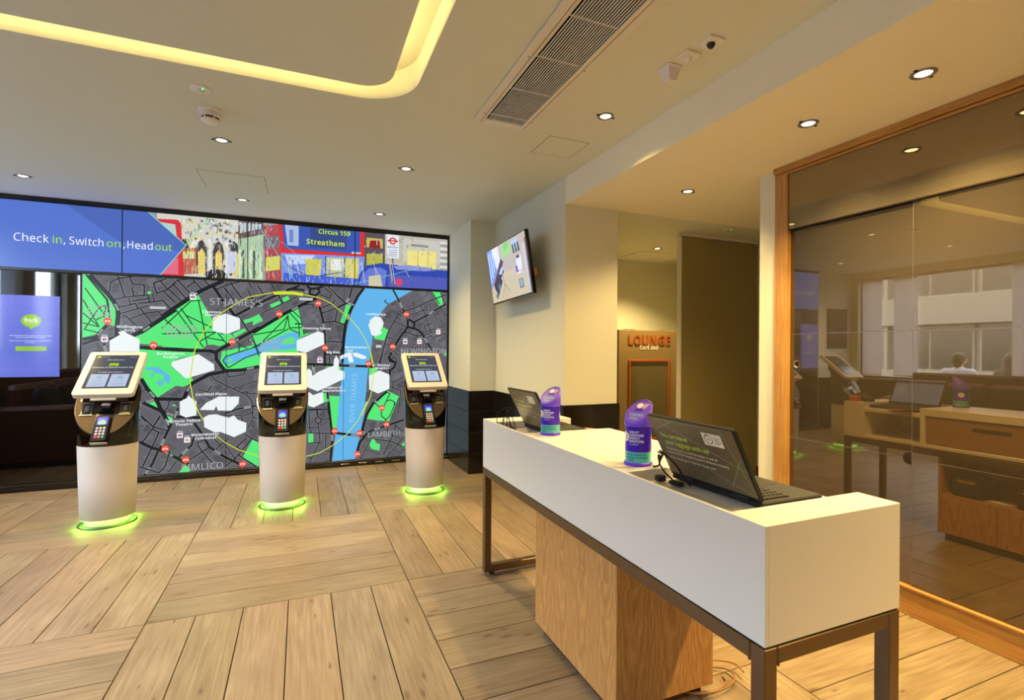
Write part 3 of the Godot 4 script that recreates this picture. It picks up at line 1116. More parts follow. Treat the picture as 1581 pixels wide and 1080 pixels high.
	for k in 200:
		var x := r.randf_range(0.15, 1.6)
		var y := r.randf_range(0.52, 1.0) if x < 1.06 else r.randf_range(0.0, 0.6)
		ln.call([x, y, x + r.randf_range(-0.02, 0.02), y + r.randf_range(0.02, 0.1)], r.randf_range(1.0, 3.0), [Color(0.95, 0.97, 1.0), Color(0.25, 0.3, 0.6), Color(0.92, 0.88, 0.45), Color(0.6, 0.7, 0.98)][k % 4])
	# roof and windscreen of the taxi
	poly.call([0.98, 1, 1.0, 0.8, 1.08, 0.62, 1.2, 0.56, 1.617, 0.62, 1.617, 1], Color(0.20, 0.30, 0.72))
	poly.call([1.0, 1, 1.03, 0.8, 1.1, 0.67, 1.2, 0.64, 1.26, 0.7, 1.24, 1], Color(0.42, 0.50, 0.86))
	poly.call([1.28, 1, 1.27, 0.76, 1.617, 0.76, 1.617, 1], Color(0.34, 0.38, 0.75))
	poly.call([1.1, 1, 1.1, 0.82, 1.2, 0.78, 1.22, 1], Color(0.85, 0.82, 0.7))
	paint(im, ellipse(22, 24, 20, P.call(1.38, 0.9)), Color(0.82, 0.32, 0.45))
	poly.call([1.32, 0.6, 1.42, 0.56, 1.52, 0.58, 1.56, 0.63, 1.5, 0.66, 1.36, 0.66], Color(0.58, 0.6, 0.88))
	for k in 26:
		var x := r.randf_range(0.2, 1.55)
		ln.call([x, r.randf_range(0.5, 0.7), x + 0.03, r.randf_range(0.75, 0.98)], 2.5, [Color(0.85, 0.9, 1.0), Color(0.9, 0.85, 0.4), Color(0.2, 0.25, 0.6)][k % 3])
	street_bend = false
	# first red bus behind the arrow
	poly.call([-1.36, 0.1, -1.13, 0.08, -1.10, 0.14, -1.07, 1, -1.3, 1], Color(0.88, 0.22, 0.25))
	poly.call([-1.3, 0.14, -1.15, 0.16, -1.13, 0.42, -1.2, 0.4], Color(0.75, 0.85, 0.82))
	poly.call([-1.25, 0.8, -1.12, 0.7, -1.12, 0.98, -1.28, 0.98], Color(0.92, 0.45, 0.55))
	# the blue field with its arrow head
	poly.call([-2.64, 0, -1.373, 0, -1.056, 0.49, -1.27, 1, -2.64, 1], Color(0.35, 0.48, 0.84))
	poly.call([-2.0, 0, -1.373, 0, -1.056, 0.49, -1.1, 0.6, -1.6, 0.5], Color(0.32, 0.43, 0.76))
	ln.call([-1.373, 0, -1.056, 0.49, -1.27, 1], 4.0, Color(0.5, 0.9, 0.85))
	ln.call([-1.056, 0.49, -0.86, 0], 4.0, Color(0.6, 0.9, 0.5))
	ln.call([-0.44, 0, -0.05, 1], 2.5, Color(0.5, 0.9, 0.8))
	ln.call([0.5, 1, 1.617, 0.42], 2.5, Color(0.5, 0.9, 0.8))
	ln.call([-0.2, 0.3, 0.2, 0.85], 2.0, Color(0.5, 0.8, 0.95))
	var lime := Color(0.68, 0.93, 0.25)
	for q in [["Check", -2.373, -2.124, Color.WHITE], ["in", -2.096, -2.03, lime], [",", -2.018, -2.004, Color.WHITE], ["Switch", -1.974, -1.717, Color.WHITE], ["on", -1.692, -1.585, lime], [",", -1.572, -1.558, Color.WHITE], ["Head", -1.538, -1.335, Color.WHITE], ["out", -1.314, -1.175, lime]]:
		fitted(im, q[0], P.call(q[1], 0.545), (q[2] - q[1]) / 4.257 * W, 35, q[3], false)
	return im

# ---------------------------------------------------------------- bronze glass doors on the right

# a straight bar of timber whose grain runs along it, from a to b, with its width across given by a direction
func timber(called: String, a: Vector3, b: Vector3, across: Vector3, width: float, thick: float, parent: Node) -> MeshInstance3D:
	var d := (b - a).normalized()
	var st := sb()
	box(st, Vector3.ZERO, Vector3((b - a).length(), width, thick), 0.003)
	var o := obj(called, st, mats.oak_along, parent)
	o.transform = Transform3D(Basis(d, across, d.cross(across)), (a + b) * 0.5)
	return o

func build_glass_doors() -> void:
	var fr := struct("trim_9", null, null, "oak surround of the bronze glass doors")
	timber("stile", Vector3(2.80, 0.13, -2.265), Vector3(2.80, 2.41, -2.265), Vector3(0, 0, 1), 0.088, 0.08, fr)
	timber("head_rail", Vector3(2.795, 2.43, -2.309), Vector3(2.795, 2.43, 3.1), Vector3.UP, 0.038, 0.10, fr)
	timber("head_bead", Vector3(2.772, 2.402, -2.262), Vector3(2.772, 2.402, 3.1), Vector3.UP, 0.014, 0.03, fr)
	timber("kickboard", Vector3(2.81, 0.066, -2.309), Vector3(2.81, 0.066, 3.1), Vector3.UP, 0.132, 0.06, fr)
	timber("sill", Vector3(2.806, 0.139, -2.309), Vector3(2.806, 0.139, 3.1), Vector3.UP, 0.014, 0.075, fr)
	var f := struct("door_2", null, null, "bronze mirror fascia above the glass doors")
	obj("fascia", one_box(Vector3(2.772, 2.052, -2.262), Vector3(2.783, 2.395, 3.1), 0.002), mats.mirror_dark, f)
	obj("edge", one_box(Vector3(2.770, 2.047, -2.262), Vector3(2.785, 2.052, 3.1), 0.001), mats.bronze, f)
	# first leaf behind, second leaf in front; each is three sheets with fine joints
	var spans := [[-2.222, -1.50, 2.797], [-1.538, 0.1, 2.788], [0.12, 1.6, 2.797], [1.55, 3.1, 2.788]]
	for k in 4:
		var d := struct("door_%d" % (k + 3), null, null, "sliding leaf of bronze mirror glass")
		var z0: float = spans[k][0]
		var z1: float = spans[k][1]
		var x: float = spans[k][2]
		var cuts := [0.147, 0.774, 1.409, 2.06]
		for m in 3:
			obj("glass_sheet", one_box(Vector3(x, cuts[m] + 0.0015, z0), Vector3(x + 0.006, cuts[m + 1] - 0.0015, z1), 0.0007), mats.mirror, d)
		for m in [1, 2]:
			obj("joint_strip", one_box(Vector3(x + 0.001, cuts[m] - 0.0015, z0), Vector3(x + 0.006, cuts[m] + 0.0015, z1)), mats.silver, d)
		obj("polished_edge", one_box(Vector3(x, 0.149, z0 - 0.0016), Vector3(x + 0.006, 2.058, z0)), mats.silver, d)
		if k < 2:
			var pull := sb()
			var t := Transform3D(Basis(Vector3.BACK, PI / 2), Vector3(x - 0.001, [1.226, 0.775][k], [-2.172, -0.1][k]))
			var rings := []
			for q in [[0.024, 0.0], [0.024, 0.004], [0.017, 0.004], [0.015, -0.002]]:
				var p := ring(q[0], q[0], q[1], 24)
				for j in p.size():
					p[j] = t * p[j]
				rings.append(p)
			loft(pull, rings, false)
			var ho := obj("finger_pull", pull, mats.chrome, d)
			var dk := sb()
			prism(dk, ellipse(0.0155, 0.0155, 20), 0.0005, 0.002, Transform3D(Basis(Vector3.UP, -PI / 2), Vector3(x - 0.0005, [1.226, 0.775][k], [-2.172, -0.1][k])))
			obj("well", dk, mats.black, ho)
	var st := sb()
	prism(st, ellipse(0.03, 0.03, 24), 0.0, 0.002, Transform3D(Basis(Vector3.UP, -PI / 2), Vector3(2.7965, 0.775, -1.553)))
	var p2 := obj("finger_pull", st, mats.bronze, get_node("door_3"))

# ---------------------------------------------------------------- things on the ceilings

func build_ceiling_fittings() -> void:
	build_downlights()
	build_grille()
	# access hatches: thin frames let into the plaster
	hatch("access_hatch", "square access hatch in the ceiling in front of the screens", Vector3(-0.745, 0, -4.93), Vector3(-0.27, 0, -4.47), CEIL)
	hatch("access_hatch", "small access hatch in the ceiling beside the long grille", Vector3(1.45, 0, -3.155), Vector3(1.745, 0, -2.865), CEIL)
	var pan := thing("ceiling_panel", "pale square panel on the corridor ceiling behind the downlight", "panel", Vector3(3.95, SOFFIT, -5.05))
	obj("plate", one_box(Vector3(-0.33, -0.008, -0.25), Vector3(0.33, 0, 0.25), 0.002), mats.plastic_white, pan)
	# smoke detector
	var sd := thing("smoke_detector", "white round smoke detector with dark slots on the ceiling", "detector", Vector3(-0.483, CEIL, -3.336))
	sd.scale = Vector3.ONE * 1.25
	var st := sb()
	lathe(st, [[0.052, 0.0], [0.052, -0.012], [0.047, -0.016]], 28)
	obj("base", st, mats.plastic_white, sd)
	st = sb()
	lathe(st, [[0.046, -0.016], [0.047, -0.03], [0.043, -0.036]], 28)
	obj("body", st, mats.plastic_white, sd)
	st = sb()
	lathe(st, [[0.036, -0.036], [0.036, -0.046]], 28)
	obj("sensor_gap", st, mats.black, sd)
	for k in 6:
		st = sb()
		var a := TAU * (k + 0.5) / 6
		box(st, Vector3(0, -0.041, 0.0375), Vector3(0.006, 0.012, 0.006), 0.001, Transform3D(Basis(Vector3.UP, a), Vector3.ZERO))
		obj("rib", st, mats.plastic_white, sd)
	st = sb()
	lathe(st, [[0.040, -0.046], [0.040, -0.05], [0.028, -0.058], [0.008, -0.061]], 28)
	obj("cap", st, mats.plastic_white, sd)
	# emergency lights
	for q in [[Vector3(-0.491, CEIL, -3.082), "flush round emergency light with a green spark beside the smoke detector"], [Vector3(3.72, SOFFIT, -3.62), "small round emergency light with a green spark above the dark door leaf"]]:
		var e := thing("emergency_light", q[1], "light", q[0])
		e.scale = Vector3.ONE * 1.2
		st = sb()
		lathe(st, [[0.043, 0.0], [0.043, -0.003], [0.04, -0.005], [0.022, -0.005]], 28)
		obj("trim_ring", st, mats.plastic_white, e)
		st = sb()
		lathe(st, [[0.015, -0.005], [0.013, -0.009], [0.006, -0.012]], 16)
		obj("lens", st, plain(Color(0.75, 0.8, 0.78), 0.15), e)
		st = sb()
		lathe(st, [[0.004, -0.005], [0.004, -0.008], [0.001, -0.009]], 10, Vector3(0.01, 0, 0.018))
		obj("indicator_lamp", st, lamp(Color(0.1, 1.0, 0.6), 2.0), e)
	# the three sensor plates above the desk
	var where := [Vector3(1.656, CEIL, -1.714), Vector3(1.640, CEIL, -1.838), Vector3(1.632, CEIL, -1.952)]
	var labels := ["white ceiling plate with a black round sensor, nearest of the three plates", "white ceiling plate with a small pale dome, middle of the three plates", "white ceiling plate with a square tapering hood, last of the three plates"]
	for k in 3:
		var s := thing("sensor_plate", labels[k], "sensor", where[k])
		obj("plate", one_box(Vector3(-0.043, -0.010, -0.043), Vector3(0.043, 0, 0.043), 0.003), mats.plastic_white, s)
		st = sb()
		if k == 0:
			lathe(st, [[0.018, -0.010], [0.018, -0.016], [0.013, -0.026], [0.005, -0.031]], 20)
			obj("sensor", st, mats.black, s)
		elif k == 1:
			lathe(st, [[0.018, -0.010], [0.018, -0.014], [0.015, -0.022], [0.007, -0.028], [0.001, -0.029]], 20)
			obj("dome", st, mats.plastic_white, s)
		else:
			var a := PackedVector3Array()
			var b := PackedVector3Array()
			for e in [Vector2(-1, -1), Vector2(1, -1), Vector2(1, 1), Vector2(-1, 1)]:
				a.append(Vector3(e.x * 0.036, -0.010, e.y * 0.036))
				b.append(Vector3(e.x * 0.020, -0.066, e.y * 0.020))
			loft(st, [a, b], true, false)
			obj("hood", st, plain(Color(0.88, 0.85, 0.86), 0.4), s)
		for e in [-1, 1]:
			st = sb()
			lathe(st, [[0.003, -0.010], [0.0025, -0.0115]], 8, Vector3(e * 0.032, 0, -0.03))
			obj("screw", st, mats.silver, s)

func hatch(called: String, label: String, lo: Vector3, hi: Vector3, y: float) -> void:
	var o := thing(called, label, "hatch", Vector3((lo.x + hi.x) * 0.5, y, (lo.z + hi.z) * 0.5))
	var w := (hi.x - lo.x) * 0.5
	var d := (hi.z - lo.z) * 0.5
	obj("lid", one_box(Vector3(-w + 0.005, -0.0016, -d + 0.005), Vector3(w - 0.005, 0.0, d - 0.005), 0.0006), mats.ceiling, o)
	var line_mat := plain(Color(0.5, 0.45, 0.36), 0.8)
	for s in [-1, 1]:
		obj("seam", one_box(Vector3(-w, -0.0008, s * (d - 0.0025) - 0.0018), Vector3(w, 0, s * (d - 0.0025) + 0.0018)), line_mat, o)
		obj("seam", one_box(Vector3(s * (w - 0.0025) - 0.0018, -0.0008, -d), Vector3(s * (w - 0.0025) + 0.0018, 0, d)), line_mat, o)
	var st := sb()
	lathe(st, [[0.006, -0.0016], [0.005, -0.003]], 10, Vector3(0, 0, -d + 0.03))
	obj("lock", st, mats.silver, o)

func build_downlights() -> void:
	var spots := [
		[Vector3(-0.485, CEIL, -3.785), "recessed downlight just past the smoke detector"],
		[Vector3(-2.045, CEIL, -5.209), "recessed downlight above the blue touch panel"],
		[Vector3(-0.500, CEIL, -5.225), "recessed downlight behind the square access hatch, near the screens"],
		[Vector3(0.725, CEIL, -5.209), "recessed downlight near the screens, above the bus picture"],
		[Vector3(0.725, CEIL, -3.821), "recessed downlight between the light cove and the screens"],
		[Vector3(1.625, CEIL, -2.499), "recessed downlight between the long grille and the beam"],
		[Vector3(2.565, SOFFIT, -2.870), "downlight in the lower soffit nearest the corridor"],
		[Vector3(2.351, SOFFIT, -1.774), "middle downlight of the lower soffit, above the bronze doors"],
		[Vector3(2.361, SOFFIT, -1.269), "downlight of the lower soffit nearest the viewer"],
		[Vector3(3.684, SOFFIT, -4.601), "downlight in the corridor ceiling beside the pale panel"],
		[Vector3(-2.045, CEIL, -3.785), "recessed downlight over the sofa by the windows"],
		[Vector3(1.625, CEIL, -0.6), "recessed downlight over the near end of the desk"],
		[Vector3(2.361, SOFFIT, 0.4), "downlight of the lower soffit behind the viewer"],
		[Vector3(-2.3, CEIL, -2.3), "recessed downlight over the middle of the sofa"],
		[Vector3(-2.3, CEIL, -0.7), "recessed downlight over the near end of the sofa"],
		[Vector3(-0.6, CEIL, 1.9), "recessed downlight behind the light cove"],
	]
	var proto: Node3D
	for k in spots.size():
		var d: Node3D
		if k == 0:
			d = thing("downlight", spots[k][1], "light", spots[k][0], 0.0, "recessed downlights")
			var st := sb()
			var rings := []
			for q in [[0.047, 0.0], [0.047, -0.003], [0.043, -0.006], [0.033, -0.005], [0.030, -0.001]]:
				rings.append(ring(q[0], q[0], q[1], 28))
			loft(st, rings, false)
			obj("trim_ring", st, mats.silver, d)
			st = sb()
			lathe(st, [[0.031, -0.0008], [0.029, -0.0022]], 24)
			obj("lamp_lens", st, lamp(Color(1.0, 0.90, 0.72), 7.0), d)
			for e in [-1, 1]:
				st = sb()
				box(st, Vector3(e * 0.052, -0.003, 0), Vector3(0.012, 0.006, 0.014), 0.002)
				obj("clip", st, mats.rubber, d)
			proto = d
		else:
			d = dup(proto, spots[k][0], spots[k][1])
		var s := SpotLight3D.new()
		s.name = numbered(d, "lamp_light")
		s.light_color = DEEP_AMBER if k in [5, 6] else WARM if spots[k][0].y > SOFFIT and spots[k][0].x < 1.0 else AMBER
		s.light_energy = SPOT_ENERGY * [1.5, 1.0, 1.0, 1.0, 1.8, 0.40, 0.4, 1.4, 3.8, 3.6, 0.35, 0.8, 4.2, 0.2, 0.08, 0.08][k]
		s.light_size = 0.03
		s.spot_angle = 62.0
		s.spot_angle_attenuation = 0.9
		s.spot_range = 12.0
		s.spot_attenuation = 2.0
		s.shadow_enabled = true
		s.rotation.x = -PI / 2
		s.position = Vector3(0, -0.03, 0)
		d.add_child(s, true)

func build_grille() -> void:
	var x0 := 0.928
	var x1 := 1.288
	var z0 := -2.848
	var z1 := 0.35
	var o := thing("air_grille", "long white linear air grille in the ceiling with dark slots", "grille", Vector3((x0 + x1) * 0.5, CEIL - 0.0005, (z0 + z1) * 0.5))
	var w := (x1 - x0) * 0.5
	var d := (z1 - z0) * 0.5
	var ow := 0.115
	var od := d - 0.06
	for s in [-1, 1]:
		obj("border", one_box(Vector3(minf(s * ow, s * w), -0.012, -d), Vector3(maxf(s * ow, s * w), 0, d), 0.003), mats.white_metal, o)
		obj("border", one_box(Vector3(-ow, -0.012, minf(s * od, s * d)), Vector3(ow, 0, maxf(s * od, s * d)), 0.003), mats.white_metal, o)
		obj("inner_lip", one_box(Vector3(s * (ow + 0.022) - 0.001, -0.0135, -d + 0.02), Vector3(s * (ow + 0.022) + 0.001, -0.0115, d - 0.02)), plain(Color(0.35, 0.3, 0.22), 0.7), o)
	obj("duct", one_box(Vector3(-ow, -0.0015, -od), Vector3(ow, -0.0005, od)), plain(Color(0.05, 0.03, 0.025), 0.9), o)
	var st := sb()
	box(st, Vector3.ZERO, Vector3(0.0046, 0.005, od * 2), 0.0008)
	st.generate_normals()
	var blade := st.commit()
	for k in 17:
		obj("slat", blade, mats.plastic_white, o, Vector3(-ow + 0.0128 * (k + 1), -0.0092, 0))
	for k in 10:
		var z := -od + 0.065 + k * 0.31
		if z < od:
			obj("cross_bar", one_box(Vector3(-ow, -0.009, z - 0.002), Vector3(ow, -0.003, z + 0.002)), mats.white_metal, o)
	for k in 5:
		for s in [-1, 1]:
			st = sb()
			lathe(st, [[0.005, -0.012], [0.004, -0.0145]], 8, Vector3(s * (ow + 0.033), 0, -d + 0.13 + k * 0.6))
			obj("screw", st, mats.silver, o)

# ---------------------------------------------------------------- the reception desk

func build_desk() -> void:
	var o := thing("reception_desk", "long white reception desk on a bronze steel frame and a veneered oak pedestal", "desk", Vector3(1.2275, 0, -1.81))
	var fx := 0.982 - 1.2275      # front face, towards the kiosks
	var bx := 1.473 - 1.2275
	var zn := -0.84 + 1.81        # near end
	var zf := -2.775 + 1.81
	var T := 0.90
	var B := 0.622
	var near0 := -1.392 + 1.81    # near tray
	var near1 := -0.952 + 1.81
	var far0 := -2.615 + 1.81
	var far1 := -2.215 + 1.81
	var tray := 0.862
	var e := 0.004
	obj("front_panel", one_box(Vector3(fx, B, zf), Vector3(fx + 0.012, T, zn), 0.001), mats.solid_white, o)
	# the near end is a hair out of square, as the photograph shows
	obj("end_block", one_box(Vector3(fx + 0.012, B, near1), Vector3(bx, T, zn), 0.001), mats.solid_white, o)
	obj("end_block", one_box(Vector3(fx + 0.012, B, zf), Vector3(bx, T, far0), 0.001), mats.solid_white, o)
	obj("counter_top", one_box(Vector3(fx + 0.012, T - 0.05, far1), Vector3(bx, T, near0), 0.001), mats.solid_white, o)
	obj("tray", one_box(Vector3(fx + 0.012, tray - 0.03, near0), Vector3(bx, tray, near1), 0.003), mats.solid_white, o)
	obj("tray", one_box(Vector3(fx + 0.012, tray - 0.03, far0), Vector3(bx, tray, far1), 0.003), mats.solid_white, o)
	obj("bottom_board", one_box(Vector3(fx + 0.012, B, far0), Vector3(bx, B + 0.025, near1), 0.003), mats.solid_white, o)
	obj("divider", one_box(Vector3(fx + 0.012, B + 0.025, far1), Vector3(bx, T - 0.05, far1 + 0.03), 0.002), mats.solid_white, o)
	obj("divider", one_box(Vector3(fx + 0.012, B + 0.025, near0 - 0.03), Vector3(bx, T - 0.05, near0), 0.002), mats.solid_white, o)
	var dr := obj("drawer_front", one_box(Vector3(bx - 0.03, B + 0.028, far1 + 0.035), Vector3(bx - 0.012, T - 0.055, near0 - 0.035), 0.003), plain(Color(0.62, 0.45, 0.27), 0.45), o)
	obj("drawer_pull", one_box(Vector3(bx - 0.013, 0.78, -0.1), Vector3(bx - 0.006, 0.80, 0.1), 0.003), mats.black, dr)
	# steel frame
	var g := 0.04
	var y1 := B - 0.006
	var rails := [["rail", Vector3(fx, y1 - g, zf + g), Vector3(fx + g, y1, zn - g)], ["rail", Vector3(bx - g, y1 - g, zf + g), Vector3(bx, y1, zn - g)], ["rail", Vector3(fx + g, y1 - g, zn - g), Vector3(bx - g, y1, zn)], ["rail", Vector3(fx + g, y1 - g, zf), Vector3(bx - g, y1, zf + g)]]
	for r in rails:
		obj(r[0], one_box(r[1], r[2], 0.002), mats.steel, o)
	obj("foot_rail", one_box(Vector3(fx + g, 0.018, zf), Vector3(bx - g, 0.018 + g, zf + g), 0.002), mats.steel, o)
	obj("foot_rail", one_box(Vector3(fx + g, 0.018, zn - g), Vector3(bx - g, 0.018 + g, zn), 0.002), mats.steel, o)
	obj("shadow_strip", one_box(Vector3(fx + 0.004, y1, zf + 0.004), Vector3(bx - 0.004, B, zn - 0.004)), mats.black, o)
	for x in [fx, bx - g]:
		for z in [zf, zn - g]:
			var l := obj("leg", one_box(Vector3(x, 0.018, z), Vector3(x + g, y1, z + g), 0.002), mats.steel, o)
			var st := sb()
			lathe(st, [[0.016, 0.0], [0.016, 0.008], [0.006, 0.010], [0.006, 0.018]], 14, Vector3(x + g * 0.5 + (0.03 if x == fx else -0.03), 0, z + g * 0.5))
			obj("levelling_foot", st, mats.rubber, l)
			# weld beads where the rails meet the leg
			st = sb()
			var zs: float = z + g + 0.004 if z == zf else z - 0.004
			box(st, Vector3(x + 0.001 if x == fx else x + g - 0.001, y1 - 0.022, zs), Vector3(0.007, 0.046, 0.008), 0.003)
			obj("weld", st, mats.steel, l)
			st = sb()
			var xs: float = x + g + 0.004 if x == fx else x - 0.004
			box(st, Vector3(xs, y1 - 0.022, z + 0.001 if z == zf else z + g - 0.001), Vector3(0.008, 0.046, 0.007), 0.003)
			obj("weld", st, mats.steel, l)
	# pedestal
	var px0 := 1.009 - 1.2275
	var px1 := 1.445 - 1.2275
	var pz0 := -2.115 + 1.81
	var pz1 := -1.465 + 1.81
	var ped := obj("pedestal", one_box(Vector3(px0, 0.045, pz0), Vector3(px1 - 0.30, y1 - g - 0.002, pz1), 0.002), mats.veneer, o)
	obj("side_panel", one_box(Vector3(px1 - 0.30, 0.045, pz1 - 0.02), Vector3(px1, y1 - g - 0.002, pz1), 0.002), mats.veneer, ped)
	obj("side_panel", one_box(Vector3(px1 - 0.30, 0.045, pz0), Vector3(px1, y1 - g - 0.002, pz0 + 0.02), 0.002), mats.veneer, ped)
	obj("shelf", one_box(Vector3(px1 - 0.30, 0.30, pz0 + 0.02), Vector3(px1 - 0.005, 0.32, pz1 - 0.02), 0.002), mats.veneer, ped)
	obj("cupboard_door", one_box(Vector3(px1 - 0.02, 0.05, pz0 + 0.022), Vector3(px1, 0.298, (pz0 + pz1) * 0.5 - 0.002), 0.002), mats.veneer, ped)
	obj("cupboard_door", one_box(Vector3(px1 - 0.02, 0.05, (pz0 + pz1) * 0.5 + 0.002), Vector3(px1, 0.298, pz1 - 0.022), 0.002), mats.veneer, ped)
	obj("plinth", one_box(Vector3(px0 + 0.03, 0.001, pz0 + 0.03), Vector3(px1 - 0.03, 0.045, pz1 - 0.03), 0.002), plain(Color(0.3, 0.17, 0.08), 0.5), ped)

# ---------------------------------------------------------------- kiosks

func kiosk_screen_picture() -> Image:
	var im := picture(548, 756, Color(0.29, 0.305, 0.36))
	var green := Color(0.68, 0.86, 0.12)
	paint(im, ellipse(27, 22, 24, Vector2(46, 42)), green)
	paint(im, PackedVector2Array([Vector2(34, 58), Vector2(58, 58), Vector2(46, 72)]), green)
	lettering(im, "hub", Vector2(46, 40), 12, Color.WHITE, true)
	lettering(im, "Premier Inn", Vector2(76, 44), 13, Color(0.8, 0.8, 0.85), true, 0.0, 0.0)
	lettering(im, "Assistance", Vector2(528, 44), 13, Color(0.8, 0.8, 0.85), true, 0.0, 1.0)
	lettering(im, "Well, hello there!", Vector2(270, 112), 19, Color.WHITE, true)
	paint(im, PackedVector2Array([Vector2(212, 206), Vector2(222, 192), Vector2(320, 192), Vector2(328, 206), Vector2(328, 262), Vector2(306, 262), Vector2(306, 250), Vector2(232, 250), Vector2(232, 262), Vector2(212, 262)]), green)
	lettering(im, "zzz", Vector2(270, 222), 18, Color(0.3, 0.35, 0.1), true)
	lettering(im, "Welcome to hub by Premier Inn", Vector2(272, 290), 24, Color.WHITE, true)
	lettering(im, "To collect your keycard...", Vector2(272, 400), 19, Color.WHITE, true)
	for k in 2:
		var x := 40.0 + k * 250.0
		paint(im, PackedVector2Array([Vector2(x, 446), Vector2(x + 224, 446), Vector2(x + 224, 728), Vector2(x, 728)]), Color(0.76, 0.81, 0.92))
		var c := Color(0.35, 0.68, 0.75)
		if k == 0:
			paint(im, ellipse(28, 28, 20, Vector2(x + 112, 520)), c)
			line(im, PackedVector2Array([Vector2(x + 90, 510), Vector2(x + 134, 510)]), 5, Color.WHITE)
			line(im, PackedVector2Array([Vector2(x + 90, 528), Vector2(x + 134, 528)]), 5, Color.WHITE)
		else:
			for a in 3:
				for b in 3:
					var p := Vector2(x + 88 + a * 24, 498 + b * 22)
					paint(im, PackedVector2Array([p, p + Vector2(15, 0), p + Vector2(15, 15), p + Vector2(0, 15)]), c)
		lettering(im, ["Scan code", "Enter code"][k], Vector2(x + 112, 600), 18, c, true)
		for a in 2:
			line(im, PackedVector2Array([Vector2(x + 30 + a * 14, 660 + a * 26), Vector2(x + 194 - a * 14, 660 + a * 26)]), 6, Color(0.55, 0.6, 0.8))
	return im

func terminal_picture() -> Image:
	var im := picture(128, 96, Color(0.28, 0.27, 0.90))
	paint(im, PackedVector2Array([Vector2(0, 0), Vector2(128, 0), Vector2(128, 14), Vector2(0, 14)]), Color(0.15, 0.13, 0.5))
	paint(im, ellipse(50, 34, 30, Vector2(64, 72)), Color(0.55, 0.85, 0.72))
	return im

func build_kiosks() -> void:
	var k := make_kiosk()
	k.position = Vector3(-1.318, 0, -4.635)
	var labels := ["middle check-in kiosk, before the map's lake and park", "check-in kiosk beside the pilaster, before the river's far bank"]
	dup(k, Vector3(-0.133, 0, -4.635), labels[0])
	dup(k, Vector3(1.068, 0, -4.63), labels[1])

